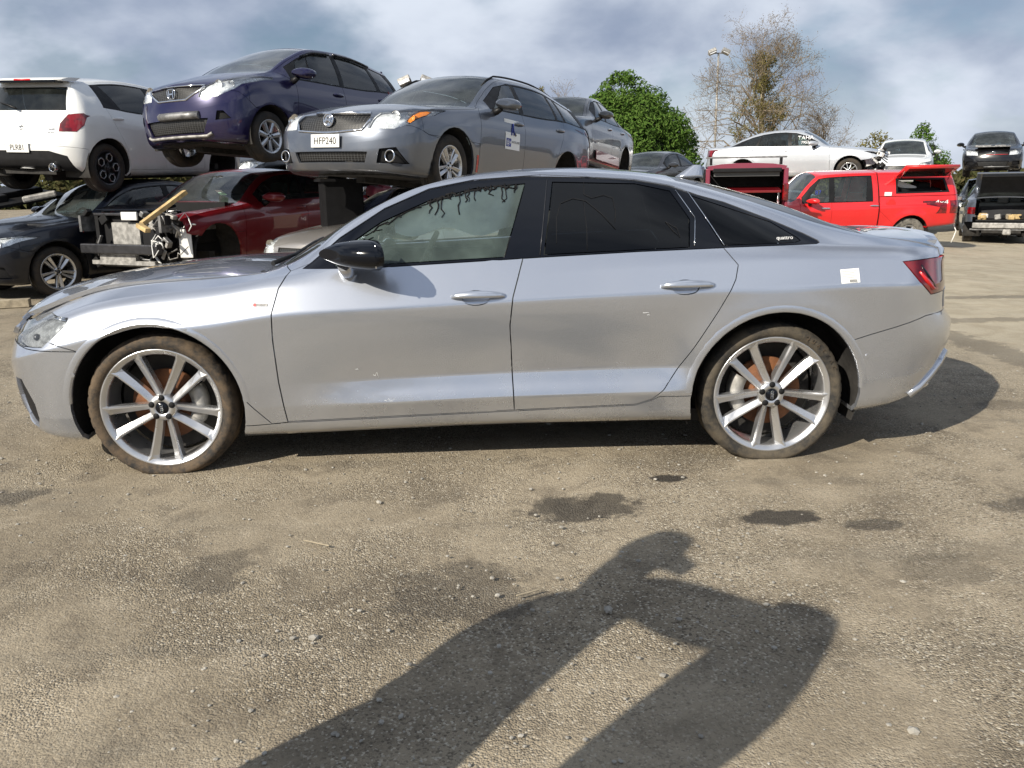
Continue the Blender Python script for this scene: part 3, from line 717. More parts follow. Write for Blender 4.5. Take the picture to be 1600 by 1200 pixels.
    for pl in ([(2.03, 1.335), (2.025, 1.28), (2.06, 1.262), (2.12, 1.275), (2.16, 1.262), (2.168, 1.2), (2.16, 1.15)], [(1.88, 1.06), (1.885, 1.17), (1.91, 1.24), (1.97, 1.262), (2.03, 1.25), (2.10, 1.19), (2.16, 1.12)], [(2.02, 1.25), (2.025, 1.12), (2.02, 1.03)], [(2.40, 1.15), (2.43, 1.11), (2.46, 1.08), (2.45, 1.12), (2.40, 1.15)]):
        m = MB(); cc_ = [onside(x, z, .0012) for x, z in pl]; m.tube(cc_, .0014, 4); m.build('film_line', DARK, root)
    # sticker, badge, small things
    def flat(name, x0, x1, z0, z1, mat, d=.003, tilt=0, par=None):
        g = MB(); rings = []
        for i in range(5):
            x = x0+(x1-x0)*i/4; rings.append([(lambda pn: pn[0]+pn[1]*d)(B.side(x, z+tilt*(x-x0), -1)) for z in (z0, (z0+z1)/2, z1)])
        g.loft(rings, False, False); return g.build(name, mat, par or root)
    st = flat('paper_label', 3.192, 3.282, .862, .925, STICK, .002, .05)
    for k in range(5): flat('label_print', 3.198, 3.27-.01*(k % 2), .886+.007*k, .8875+.007*k, STEEL, .003, .05, st)
    for k in range(9): flat('barcode', 3.232+.0042*k, 3.2345+.0042*k, .867, .880, INK, .003, .05, st)
    bd = flat('fender_badge', .492, .550, .803, .815, STEEL, .003, 0); flat('badge_accent', .484, .498, .803, .817, REDP, .004, 0, bd)
    p, n = B.side(.522, .809, -1); text('badge_text', 'S line', .010, WINK, bd, face_matrix(p+n*.0045, (1, 0, 0), (0, 0, 1)), .0003)
    p, n = B.side(3.01, 1.062, -1); text('window_text', 'quattro', .026, WINK, root, face_matrix(p+n*.004+Vector((-.055, 0, .004)), (1, 0, .02), (0, .5, 1)), .0003)
    for x, z in ((-.37, .50), (3.35, .515)):
        p, n = B.side(x, z, -1)
        if p: g = MB(); g.tube([p-n*.004, p+n*.0025], .011, 16); g.build('parking_sensor', SILVER, root)
    for x0, z0, dx_, dz_ in ((1.06, .352, .03, .018), (1.09, .35, .02, .02), (1.01, .47, .025, .03), (.93, .50, .012, .006), (2.27, .745, .03, .004), (2.29, .735, .012, .006)):
        pts = [(lambda q: q[0]+q[1]*.0004)(B.side(x0+dx_*k/3, z0+dz_*k/3*(-1)**k*.6, -1)) for k in range(4)]; g = MB(); g.tube(pts, .0008, 4); g.build('paint_scuff', STICK, root)
    q = []
    for x, z in ((3.61, .30), (3.68, .335), (3.74, .385), (3.80, .44), (3.86, .49)):
        p, n = B.side(x, z, -1)
        if p: q.append([p+n*.004+Vector((-.012, 0, .016)), p+n*.016, p+n*.010+Vector((.012, 0, -.014)), p-n*.01])
    if len(q) > 2: g = MB(); g.loft(q); g.build('bumper_blade', SILVER, root)
    for wx in (2.924,):
        for i, ch in enumerate('QUATRAC'):
            a = R(62-6.2*i); rr2 = .316; c_ = Vector((wx+rr2*cos(a), -.8795, .32+rr2*sin(a))); text('tyre_letter', ch, .026, MUDDY, root, face_matrix(c_, (sin(a), 0, -cos(a)), (cos(a), 0, sin(a))), .0012)
    for sg in (-1, 1):
        pts = [(lambda q: q[0]+q[1]*.003)(B.side(x, z, sg)) for x, z in ((3.585, .905), (3.63, .855), (3.665, .825), (3.70, .82))]; g = MB(); g.tube(pts, [.006, .010, .010, .007], 6); g.build('tail_light_strip', REDP, root)
    fin = MB(); rings = []
    for f in (0, .25, .5, .75, .92, 1): rings.append([Vector((2.60+.11*f+(.17-.125*f)*cx, .020*(1-f*.75)*sy, 1.350+.070*f)) for cx, sy in ((0, 0), (.3, .8), (.75, 1), (1, .3), (1, -.3), (.75, -1), (.3, -.8))])
    fin.loft(rings); fin.build('roof_antenna', SILVER, root)
    sk = MB(); rings = []
    for i in range(7):
        y = -.66+1.32*i/6; x = 3.90-.15*(abs(y)/.66)**2.6; rings.append([Vector((x-.12, y, 1.026-.02*(y/.66)**2)), Vector((x-.03, y, 1.048-.02*(y/.66)**2)), Vector((x+.02, y, 1.054-.02*(y/.66)**2)), Vector((x+.015, y, 1.036-.02*(y/.66)**2))])
    sk.loft(rings, True); s2 = sk.build('lip_spoiler', SILVER, l)
    for sg in (-1, 1): ex = MB(); ex.box((3.73, sg*.66, .315), (.09, .13, .045), Matrix.Rotation(R(-28), 3, 'Y'), .015); ex.build('exhaust_trim', CHROME, root)
    ub = MB(); ub.box((1.45, 0, .20), (2.4, 1.5, .06)); ub.box((3.45, 0, .36), (.4, 1.2, .14)); ub.box((-.5, 0, .26), (.4, 1.2, .06)); ub.build('underbody', UNDER, root)
    # wiper cowl
    cw = MB(); cw.box((.52, 0, .925), (.10, 1.35, .03)); cw.build('cowl_panel', TRIM, root)
    wp = MB(); wp.tube([(.50, -.55, .965), (.56, -.30, .99), (.60, 0, 1.03), (.62, .18, 1.045)], [.012, .009, .007, .005], 6); wp.build('wiper', TRIM, root)
    return B
main_sedan()
# ------------------------------------------------------------------ ground
def gz(x, y): return -.40*sstep(6.5, 16, x)
def ground():
    xs = [-300, -150, -80, -40, -20, -12]+[-8+.5*i for i in range(60)]+[24, 30, 40, 80, 150, 300]; ys = [-120, -60, -30, -15, -9]+[-7+.5*i for i in range(70)]+[30, 36, 50, 80, 140, 260, 420]
    v = [(x, y, gz(x, y)+(.012*math.sin(x*1.7+y*.6)*math.cos(y*1.3-.4*x) if abs(x) < 25 and y < 25 else 0)*(0 if -1.5 < x < 4.6 and -1.4 < y < 1.2 else 1)) for y in ys for x in xs]; n = len(xs)
    f = [(j*n+i, j*n+i+1, (j+1)*n+i+1, (j+1)*n+i) for j in range(len(ys)-1) for i in range(n-1)]
    m = MB(); m.add(v, f, True); b = NB('compacted_dirt')
    co = b.n('ShaderNodeNewGeometry').outputs['Position']
    st_ = b.n('ShaderNodeMapping'); st_.inputs['Scale'].default_value = (.35, 2.2, 1); st_.inputs['Rotation'].default_value = (0, 0, .22); b.l(co, st_.inputs[0])
    n1 = b.noise(.7, 6, .62, co); n2 = b.noise(3.0, 6, .66, co, .5); n3 = b.noise(70, 4, .75, co); n5 = b.noise(1.6, 5, .6, st_.outputs[0])
    base = b.mix(b.rng(n1, .38, .62), (.232, .194, .138), (.328, .278, .202))
    base = b.mix(b.math('MULTIPLY', b.rng(n2, .50, .66), .6), base, (.135, .112, .082))
    base = b.mix(b.math('MULTIPLY', b.rng(n2, .46, .34), .45), base, (.39, .335, .25))
    base = b.mix(b.math('MULTIPLY', b.rng(n5, .52, .70), .4), base, (.18, .16, .125))
    v1 = b.n('ShaderNodeTexVoronoi'); v1.inputs['Scale'].default_value = 150; b.l(co, v1.inputs[0])
    gs = b.n('ShaderNodeSeparateColor'); b.l(v1.outputs['Color'], gs.inputs[0])
    gritm = b.rng(b.noise(1.1, 4, .6, co), .40, .60, .25, 1.0)
    base = b.mix(b.math('MULTIPLY', b.rng(gs.outputs[0], .80, .86), b.math('MULTIPLY', gritm, .75)), base, (.075, .062, .048))
    base = b.mix(b.math('MULTIPLY', b.rng(gs.outputs[1], .86, .92), b.math('MULTIPLY', gritm, .6)), base, (.60, .55, .45))
    base = b.mix(b.math('MULTIPLY', b.rng(n3, .47, .36), .55), base, (.13, .105, .078))
    # oil and damp stains, each with its own place
    sx = b.n('ShaderNodeSeparateXYZ'); b.l(co, sx.inputs[0]); wob = b.math('MULTIPLY', b.math('SUBTRACT', b.noise(6, 7, .72, co), .5), 2.4); tot = None
    for (X, Y, rx, ry, st) in STAINS:
        dx_ = b.math('DIVIDE', b.math('SUBTRACT', sx.outputs[0], X), rx); dy_ = b.math('DIVIDE', b.math('SUBTRACT', sx.outputs[1], Y), ry)
        d = b.math('ADD', b.math('SQRT', b.math('ADD', b.math('MULTIPLY', dx_, dx_), b.math('MULTIPLY', dy_, dy_))), wob)
        k = b.rng(d, .62, .98, st, 0); tot = k if tot is None else b.math('MAXIMUM', tot, k)
    pale = b.rng(b.math('ADD', b.math('ADD', sx.outputs[0], b.math('MULTIPLY', sx.outputs[1], .35)), b.math('MULTIPLY', b.math('SUBTRACT', n1, .5), 3.0)), 5.0, 7.0)
    base = b.mix(b.math('MULTIPLY', pale, .75), base, b.mix(b.rng(n2, .35, .65), (.36, .315, .23), (.47, .42, .32)))
    base = b.mix(tot, base, (.030, .027, .024))
    h = b.math('ADD', b.math('MULTIPLY', n3, .8), b.math('ADD', b.math('MULTIPLY', b.math('MULTIPLY', v1.outputs['Distance'], gritm), -1.0), b.math('MULTIPLY', n2, 1.6)))
    b.prin(base, b.rng(tot, 0, 1, .92, .55), 0, 0, b.bump(h, .75, .011), .25)
    return struct(m.build('ground', b.m))
import_stains = None
STAINS = [(1.95, -1.42, .34, .16, .75), (2.72, -1.62, .20, .09, .85), (3.05, -1.72, .16, .06, .6), (1.45, -2.15, .30, .26, .5), (2.36, -1.12, .10, .05, .9), (4.1, -1.55, .5, .16, .55), (4.6, -1.3, .3, .2, .5), (-.72, -1.16, .32, .16, .55), (.55, -1.95, .14, .22, .45), (3.15, -2.1, .22, .16, .3), (4.9, .0, .6, .12, .35), (6.2, 3.0, 1.4, .16, .4), (7.5, 4.6, 1.8, .14, .45), (6.4, 6.2, 1.2, .3, .4), (3.6, -2.75, .3, .16, .35), (-.3, -2.3, .2, .12, .35), (5.6, 1.6, .25, 1.5, .4)]
ground()
# ------------------------------------------------------------------ generic car for the stacks
def gcar(name, label, P, mat, loc, yaw, pitch=0, roll=0, group=None, skip=(), front=True, wheels=None, nx=52):
    fo, wb, ro, hw, H = P['fo'], P['wb'], P['ro'], P['hw'], P['H']; xc, xh, xq = P['xc'], P['xh'], P['xq']; hz0, hz1 = P['hz0'], P['hz1']; typ = P['typ']; xT = wb+ro; zb0, zb1 = P['zb0'], P['zb1']; zs = P.get('zs', .19); rt = P.get('rt', .315)
    cr = P.get('crown', .045)
    zc = [(-fo, hz0-.14), (-fo+.06, hz0-.04), (-fo+.16, hz0), (-fo*.35, hz0*.35+hz1*.65-.0), (xc-.12, hz1-.01), (xc, hz1), (xc+(xh-xc)*.5, hz1+(H-.04-hz1)*.56), (xh, H-.045), (xh+.25, H-.012), ((xh+xq)*.5, H)]
    zr = [(-fo, hz0-.18), (-fo+.16, hz0-.06), (-fo*.35, hz0*.35+hz1*.65-.05), (xc-.05, hz1-.045), (xc+.12, hz1-.005), (xc+.10+(xh-xc)*.5, hz1+(H-.05-hz1)*.52), (xh+.10, H-.045-cr), ((xh+xq)*.5, H-cr)]
    if typ == 'sedan':
        xd, zd = P['xd'], P['zd']
        zc += [(xq, H-.05), (xq+(xd-xq)*.5, H-.05-(H-.05-zd)*.46), (xd, zd), (xT-.15, zd-.01), (xT, zd-.07)]; zr += [(xq-.08, H-.05-cr), (xq-.04+(xd-xq)*.5, H-.05-(H-.05-zd)*.52-.02), (xd-.05, zd-.035), (xT-.15, zd-.045), (xT, zd-.10)]
        xr = C([(.25, xT-.12), (.4, xT-.02), (.55, xT), (.7, xT-.04), (zd-.05, xT-.06)])
    else:
        zq = P.get('zq', H-.07); zc += [(xq, zq), (xT, zq-.06)]; zr += [(xq-.02, zq-cr), (xT, zq-.06-cr)]
        xr = C([(.25, xT-.12), (.4, xT-.01), (.58, xT), (.70, xT-.05), (zb1, xT-P.get('rake', .12)), (zq-.02, xq+.04)])
    prof = P.get('prof', [(0, -.10), (.05, -.05), (.14, -.03), (.35, -.012), (.55, 0), (.74, .002), (.80, -.004), (.9, -.022), (1, -.055)])
    S = dict(zc=C(zc), zr=C(zr), zb=C([(-fo, hz0-.24), (-fo+.2, hz0-.12), (-fo*.3, hz1-.13), (xc, zb0-.02), (xc+.3, zb0), (wb*.75, (zb0+zb1)*.5), (wb, zb1), (xT, zb1-.03)]),
             zs=C([(-fo, zs+.04), (-.4, zs), (wb*.5, zs+.01), (wb, zs+.02), (xT, zs+.12)]),
             ym=C([(-fo+.45, hw*.965), (0, hw*.99), (wb*.5, hw), (wb, hw), (xT-.45, hw*.975)]),
             yr=C([(-fo+.3, hw*.74), (0, hw*.80), (xc, hw*.80), (xc+.3, hw*.755), (xh, hw*.68), ((xh+xq)*.5, hw*.655), (xq, hw*(.64 if typ != 'sedan' else .66)), (P.get('xd', xT), hw*(.62 if typ != 'sedan' else .78))]),
             prof=prof, flare=((0, rt+.075, P.get('fl', .014)), (wb, rt+.075, P.get('fl', .014))), wz=rt, xf=C([(zs, -fo+.10), (zs+.12, -fo+.02), (.42, -fo), (.55, -fo+.005), (hz0-.12, -fo+.04), (hz0, -fo+.10)]), xr=xr,
             xe=(-fo+.45, xT-(.45 if typ == 'sedan' else .40)), xn=(-fo+.03, xT-.03), capn=P.get('capn', (2.3, 2.8)))
    if 'low' in P: S['low'] = P['low']; S['lowx'] = (.5, .9, wb-.7, wb-.45)
    B = Body(S, nx, 11); root = empty(name, loc, (0, 0, 0)); root.rotation_euler = Matrix.to_euler(Matrix.Rotation(yaw, 3, 'Z') @ Matrix.Rotation(pitch, 3, 'Y') @ Matrix.Rotation(roll, 3, 'X'))
    tag(root, label, P.get('cat', 'car'), group)
    sd = lambda c, n: abs(c.y) > .38; up = lambda c, n: n.z > .2 and c.z > hz0-.1
    zbf, zrf, yA = S['zb'], S['zr'], S['yr']
    def sym(a): return a+[(x, -y) for x, y in a[::-1]]
    ra = rt+.055
    # panels
    B.cut(sym([(-fo+.13, -hw*.62), (-fo+.3, -hw*.70), (-.1, -hw*.775), (xc-.03, -hw*.775)]), 7, 'z', up)
    xB = P.get('xB', (xc+.42+wb)/2-.05); sx_ = P.get('sl', .06)
    xS = ra+.10
    fd = [(xS, zs+.09), (xB, zs+.09), (xB, zbf(xB)), (xB+sx_, zrf(xB+sx_)-.015)]
    n = 7
    for i in range(n+1):
        x = xB+sx_+(xc+.22-xB-sx_)*i/n; fd.append((x, zrf(x)-.016))
    fd += [(xS+.03, zb0-.02)]
    B.cut([(-fo+.42, .60), (xS, .60), (xS, zs+.09), (xS+.03, zb0-.02), (xc+.2, zrf(xc+.2)-.016), (xc, zrf(xc)-.012), (-fo+.42, zrf(-fo+.42)-.01)], 1, 'y', sd, (0,))
    B.cut([(-fo-.1, 0), (-.15, 0), (-.15, .57), (-fo+.5, .60), (-fo+.3, hz0-.14), (-fo-.1, hz0-.10)], 5, 'y', None, (0, 1))
    B.cut(fd, 2, 'y', sd)
    if not P.get('two_door'):
        xe_ = P.get('xe_', wb-.12); rd = [(xB, zs+.09), (wb-ra-.02, zs+.10), (wb-ra+.05, rt+.25), (xe_-.02, zb1-.18), (xe_+.05, zbf(xe_)), (xe_-.05, zrf(xe_-.05)-.016)]
        for i in range(1, n): x = xe_-.05+(xB+sx_-xe_+.05)*i/n; rd.append((x, zrf(x)-.016))
        rd += [(xB+sx_, zrf(xB+sx_)-.015), (xB, zbf(xB))]
        B.cut(rd, 3, 'y', sd)
    B.cut([(wb+.34, 0), (xT+.2, 0), (xT+.2, .62), (wb+.34, .55)], 6, 'y', None, (0,))
    # glass
    xa_, xz = P.get('dlo', (xc+.30, wb+.35)); dt = P.get('dtop', .045)
    def band(x0, x1, b0=.012, t0=dt, k=8):
        return [(x0+(x1-x0)*i/k, zbf(x0+(x1-x0)*i/k)+b0) for i in range(k+1)]+[(x1+(x0-x1)*i/k, max(zrf(x1+(x0-x1)*i/k)-t0, zbf(x1+(x0-x1)*i/k)+b0+.003)) for i in range(k+1)]
    B.cut(band(xa_, xz), 9, 'y', sd)
    pn = P.get('panes', [(xa_+.06, xB-.03), (xB+.06, wb-.1), (wb-.03, xz-.08)])
    for i, (x0, x1, *sl) in enumerate(pn):
        s0, s1 = sl if sl else (sx_, sx_ if i < 1 else -.05)
        k = 6; lo_ = [(x0+(x1-x0)*j/k, zbf(x0+(x1-x0)*j/k)+.028) for j in range(k+1)]; hi_ = [(x1+s1+(x0+s0-x1-s1)*j/k, 0) for j in range(k+1)]; hi_ = [(x, max(zrf(x)-dt-.014, zbf(x)+.031)) for x, _ in hi_]
        B.cut(lo_+hi_, 10 if i < 1 else 11, 'y', sd, (9,))
    def gp(x0, x1, d0, d1, k=7):
        a = [(x0+(x1-x0)*i/k, -(yA(x0+(x1-x0)*i/k)-d0-(d1-d0)*i/k)) for i in range(k+1)]; return sym(a)
    B.cut(gp(xc+.04, xh, .02, .045), 13, 'z', up)
    if typ == 'sedan':
        B.cut(gp(xq+.02, xd-.05, .05, .05), 14, 'z', up, (0,)); B.cut(sym([(xd, -hw*.70), (xT-.2, -hw*.74), (xT+.1, -hw*.74)]), 8, 'z', lambda c, n: c.x > xd-.02 and c.z > .74, (0,))
    else:
        rw = P.get('rw', (.58, .66, zb1-.02, zq-.13)); bk = lambda c, n: n.x > .15
        B.cut([(-hw*.70, .60), (hw*.70, .60), (hw*.78, zb1-.1), (hw*.66, zq-.06), (-hw*.66, zq-.06), (-hw*.78, zb1-.1)], 8, 'x', bk, (0,))
        B.cut([(-rw[1], rw[2]), (rw[1], rw[2]), (rw[0], rw[3]), (-rw[0], rw[3])], 14, 'x', bk)
    fr = lambda c, n: n.x < -.03 and c.x < .1; rb_ = lambda c, n: n.x > .03 and c.x > wb
    for key, reg, flt in (('head', 15, fr), ('fog', 19, fr), ('tail', 16, rb_), ('amber', 22, fr)):
        for pl in P.get(key, ()):
            B.cut(pl, reg, 'x', flt); B.cut(mirrory(pl), reg, 'x', flt)
    for key, reg, flt in (('grille', 17, fr), ('intake', 18, fr), ('rvalance', 20, rb_)):
        for pl in P.get(key, ()): B.cut(pl, reg, 'x', flt)
    for x in (0, wb): B.cut(circle(x, rt+.01, ra, 26), None, 'y', lambda c, n: abs(c.y) > hw*.5)
    if 'post' in P: P['post'](B, root)
    e = lambda r_, nm, mt, **k: None if r_ in skip else B.emit(r_, nm, mt, root, **k)
    e(0, 'body_shell', mat, split=False, gap=.001); e(1, 'front_fender', mat); e(2, 'front_door', mat); e(3, 'rear_door', mat); e(5, 'front_bumper', mat, split=False); e(6, 'rear_bumper', mat, split=False)
    e(7, 'hood', mat, split=False, gap=.003); e(8, 'boot_lid' if typ == 'sedan' else 'tailgate', mat, split=False, gap=.003)
    e(9, 'window_trim', TRIM, off=-.002, depth=.008); gl = P.get('glass', GL)
    e(10, 'front_window', gl, off=-.005, depth=0); e(11, 'rear_window', P.get('glass2', gl), off=-.005, depth=0); e(13, 'windscreen', P.get('wglass', GLW), off=-.003, depth=.004, split=False); e(14, 'rear_screen', P.get('glass2', GLD), off=-.003, depth=.004, split=False)
    e(15, 'headlamp', LENS, off=.001, depth=.012); e(15, 'headlamp_reflector', REFL, off=-.02, gap=.004, depth=0); e(16, 'tail_lamp', TAIL, off=.004, depth=.02); e(22, 'indicator_lens', AMBER, off=-.012, depth=0)
    e(17, 'grille', MESHM, off=-.018, depth=0, split=False); e(18, 'lower_intake', MESHM, off=-.03, depth=0, split=False); e(19, 'fog_lamp_recess', DARK, off=-.03, depth=0); e(20, 'rear_valance', TRIM, off=.0, split=False)
    for x in (0, wb): housing(root, x, rt+.01, ra+.012, hw*.52, hw-.03)
    yw = hw-.055; W = wheels if wheels is not None else P.get('wheels', 'single5')
    for i, (x, sg) in enumerate(((0, -1), (0, 1), (wb, -1), (wb, 1))):
        st = W[i] if isinstance(W, (list, tuple)) else W
        if st: make_wheel(root, (x, sg*yw, rt), sg > 0, st, rt, P.get('rr', .215), .205, rot=R(17*i), rmat=P.get('rim', ALLOY), disc=P.get('disc', False), capmat=P.get('cap', ALLOYD), tmat=P.get('tyre', TYRE))
    if 5 not in skip and front:
        for sg in (-1, 1):
            if P.get('head') and 15 not in skip:
                pl = P['head'][0]; cy = sum(a for a, b in pl)/len(pl); cz = sum(b for a, b in pl)/len(pl)
                for dy_, rr2 in ((-.05, .055), (.07, .045)):
                    p, n = B.front(sg*(cy+dy_), cz)
                    if p: q = MB(); q.lathe([(0, .045), (rr2*.6, .03), (rr2, -.005), (rr2*1.08, -.006)], 18); m = MB(); m.add([p+Vector((.03, 0, 0))+Matrix.Rotation(-pi/2, 3, 'Z') @ Vector(v) for v in q.v], q.f, True); m.build('headlamp_bowl', CHROME, root)
    for sg in (-1, 1):
        hm = P.get('handle', mat)
        handle(root, B, xB-.14, zbf(xB)-.11, hm, sg, .21)
        if not P.get('two_door'): handle(root, B, P.get('xe_', wb-.12)-.10, zbf(wb-.2)-.11, hm, sg, .21)
        mirror(root, B, xc+.42, zb0-.005, sg, P.get('mirror', mat), TRIM, P.get('msc', .95))
    interior(root, xc+.25, hz1-.02, hw*.82, (xB-.35, wb-.45 if not P.get('noseat') else None))
    ub = MB(); ub.box((wb*.5, 0, zs+.02), (wb-2*ra-.05, hw*1.6, .06)); ub.box((wb*.5, .1, zs-.01), (wb+.6, .12, .08)); ub.box((-.1, 0, zs+.06), (.9, hw*1.02, .10)); ub.box((wb+.1, 0, zs+.1), (.8, hw*1.0, .12)); ub.box((0, 0, rt), (.09, 2*yw-.2, .09)); ub.box((wb, 0, rt), (.09, 2*yw-.2, .09)); ub.build('underbody', UNDER, root)
    return B, root
def badge(B, root, y, z, kind):
    p, n = B.front(y, z); m = face_matrix(p+n*.012, Vector((0, 0, 1)).cross(n), (0, 0, 1)); q = MB()
    if kind == 'h':
        for x in (-.032, .032): q.box((x, 0, 0), (.014, .085, .012), Matrix.Rotation(-x*2.2, 3, 'Z'))
        q.box((0, 0, 0), (.06, .015, .012))
        pts = [(.062*math.copysign(abs(cos(a))**.6, cos(a))*(1+.12*sin(a)), .055*math.copysign(abs(sin(a))**.6, sin(a)), 0) for a in [2*pi*i/28 for i in range(29)]]; q.tube(pts, .006, 6, False)
    elif kind == 'lion':
        q.tube([(.058*cos(2*pi*i/28), .058*sin(2*pi*i/28), 0) for i in range(29)], .009, 8, False)
        q.loft([[Vector((.05*cos(a), .05*sin(a), z_)) for a in [2*pi*j/20 for j in range(20)]] for z_ in (-.006, .0)])
        q.tube([(-.03, -.03, .004), (-.012, .0, .008), (-.02, .028, .006), (.012, .034, .006), (.03, .012, .006), (.02, -.014, .008), (.03, -.034, .004)], .009, 6); q.tube([(.0, .008, .006), (.012, -.018, .006)], .012, 8)
    elif kind == 's':
        q.tube([(.03, .035, 0), (-.03, .012, 0), (.03, -.012, 0), (-.03, -.035, 0)], .009, 6)
    else:
        q.tube([(.05*cos(2*pi*i/28), .05*sin(2*pi*i/28), 0) for i in range(29)], .007, 6, False); q.tube([(-.03, .03, 0), (-.012, -.03, 0), (0, .0, 0), (.012, -.03, 0), (.03, .03, 0)], .006, 6)
    return q.build('emblem', CHROME, root, M=m)
def slats(B, root, y, zs_, name='grille_bar', mat=CHROME, r=.006, d=.004):
    for z in zs_:
        pts = []
        for i in range(11):
            p, n = B.front(-y+2*y*i/10, z)
            if p: pts.append(p+n*d)
        if len(pts) > 2: m = MB(); m.tube(pts, r, 6); m.build(name, mat, root)
def trimline(B, root, pts, name, mat, r, d=.004):
    q = []
    for i in range(len(pts)-1):
        for t in range(4):
            y = pts[i][0]+(pts[i+1][0]-pts[i][0])*t/4; z = pts[i][1]+(pts[i+1][1]-pts[i][1])*t/4; p, n = B.front(y, z)
            if p: q.append(p+n*d)
    m = MB(); m.tube(q, r, 6); return m.build(name, mat, root)
GRP = 'wrecked cars in the stacks'
# grey station wagon on top of the middle stack
PW = dict(fo=.95, wb=2.685, ro=1.04, hw=.898, H=1.50, xc=.42, xh=1.22, xq=3.15, zq=1.40, hz0=.80, hz1=1.0, zb0=.985, zb1=1.06, typ='wagon', rake=.16, rt=.325, rr=.215, wheels=['twin5', 'twin5', None, None], xB=1.50, dlo=(.78, 3.40), panes=[(.88, 1.46, .42, .03), (1.56, 2.42, .03, -.02), (2.48, 2.66, -.02, -.05), (2.72, 3.25, -.05, -.12)], dtop=.05,
          head=[[(.46, .625), (.70, .625), (.80, .68), (.852, .80), (.848, .865), (.74, .84), (.50, .785)]], amber=[[(.77, .70), (.80, .69), (.835, .79), (.83, .84), (.77, .82)]], grille=[[(-.40, .60), (.40, .60), (.46, .70), (.42, .765), (-.42, .765), (-.46, .70)]], intake=[[(-.42, .30), (.42, .30), (.46, .40), (-.46, .40)]], fog=[[(.54, .30), (.80, .30), (.72, .45), (.58, .43)]],
          tail=[[(.62, .80), (.85, .80), (.85, 1.02), (.70, 1.02)]], handle=GREY, mirror=GREY, wglass=GLW, cap=ALLOY)
B, wag = gcar('station_wagon', 'grey station wagon stacked highest behind the silver sedan, number plate HFP240', PW, GREY, (.496, 4.647, 1.198), R(58.8), R(3.6), R(1.2), GRP, wheels=['twin5', None, None, None])
badge(B, wag, 0, .70, 'lion'); trimline(B, wag, [(-.42, .77), (.42, .77)], 'grille_surround', CHROME, .020); trimline(B, wag, [(-.46, .71), (-.40, .605), (0, .575), (.40, .605), (.46, .71)], 'grille_surround', CHROME, .012)
p, n = B.front(0, .50); plate(wag, p+n*.012, n, 'HFP240')
for sg in (-1, 1):
    p, n = B.front(sg*.67, .37); m = MB(); m.tube([p+Vector((-.01, 0, 0))+Vector((0, .055*cos(a), .055*sin(a))) for a in [2*pi*i/20 for i in range(21)]], .008, 6, False); m.build('fog_lamp_ring', CHROME, wag)
    m = MB(); pts = []
    for i in range(15): x = 1.0+2.1*i/14; pts.append((x, sg*(B.S['yr'](x)*.90), B.S['zr'](x)+.035-.03*(abs(i-7)/7)**6))
    m.tube(pts, .011, 6); m.build('roof_rail', TRIM, wag)
def side_card(B, root, x0, x1, z0, z1, mat, name, sg=-1, d=.004, par=None):
    g = MB(); rings = []
    for i in range(5):
        x = x0+(x1-x0)*i/4; rings.append([(lambda q: q[0]+q[1]*d)(B.side(x, z, sg)) for z in (z0, (z0+z1)/2, z1)])
    g.loft(rings, False, False); return g.build(name, mat, par or root)
sc_ = side_card(B, wag, 1.02, 1.36, .60, .93, STICK, 'door_sign')
m = MB()
def sp(x, z, d=.007): p, n = B.side(x, z, -1); return p+n*d
m.tube([sp(1.15, .76), sp(1.20, .88), sp(1.21, .76)], .012, 5); m.build('sign_mark', BLUE, sc_)
m = MB(); m.tube([sp(1.22, .79), sp(1.25, .76)], .012, 5); m.build('sign_mark_shade', STEEL, sc_)
side_card(B, wag, 1.04, 1.15, .63, .72, BLUE, 'sign_badge', -1, .006, sc_)
p, n = B.side(1.095, .675, -1); text('sign_badge_text', '@+', .07, WINK, sc_, face_matrix(p+n*.008, (1, 0, 0), (0, 0, 1)))
p, n = B.side(1.26, .685, -1); text('sign_text', 'AUCKLAND', .036, STEEL, sc_, face_matrix(p+n*.007, (1, 0, 0), (0, 0, 1)))
side_card(B, wag, .43, .47, .30, .48, REDP, 'red_tape', -1, .004)
# purple hatchback
PF = dict(fo=.76, wb=2.5, ro=.62, hw=.848, H=1.57, xc=.02, xh=.98, xq=2.55, zq=1.49, hz0=.90, hz1=1.07, zb0=1.0, zb1=1.08, typ='hatch', rake=.14, rt=.295, rr=.195, wheels='single7', xB=1.42, dlo=(.42, 2.86), panes=[(.50, .74, .16, .16), (.80, 1.38, .10, .03), (1.47, 2.22, .03, -.06), (2.30, 2.72, -.06, -.16)], glass=GLD,
          head=[[(.38, .695), (.60, .70), (.74, .79), (.795, .90), (.80, .985), (.68, .97), (.50, .87), (.40, .79)]], grille=[[(-.24, .67), (.24, .67), (.44, .80), (.42, .83), (-.42, .83), (-.44, .80)]], intake=[[(-.42, .30), (.42, .30), (.50, .46), (-.50, .46)]], fog=[[(.58, .44), (.72, .46), (.66, .54), (.60, .54)]], tail=[[(.66, .80), (.9, .80), (.9, 1.12), (.74, 1.12)]], mirror=PURPLE, cap=ALLOY)
B, pur = gcar('hatchback', 'dark purple hatchback perched on top of a maroon car, nose to the camera', PF, PURPLE, (-1.662, 6.181, 1.60), R(60.8), R(2.3), R(-1.3), GRP)
badge(B, pur, 0, .75, 'h'); trimline(B, pur, [(-.44, .82), (-.40, .775), (-.22, .675), (.22, .675), (.40, .775), (.44, .82)], 'grille_surround', CHROME, .012); trimline(B, pur, [(-.44, .835), (.44, .835)], 'grille_surround', CHROME, .008)
trimline(B, pur, [(-.40, .50), (.40, .50)], 'plate_backing', STEEL, .045, .002); trimline(B, pur, [(-.52, .30), (-.45, .27), (.45, .27), (.52, .30)], 'bumper_lip', CAST, .018, .002)
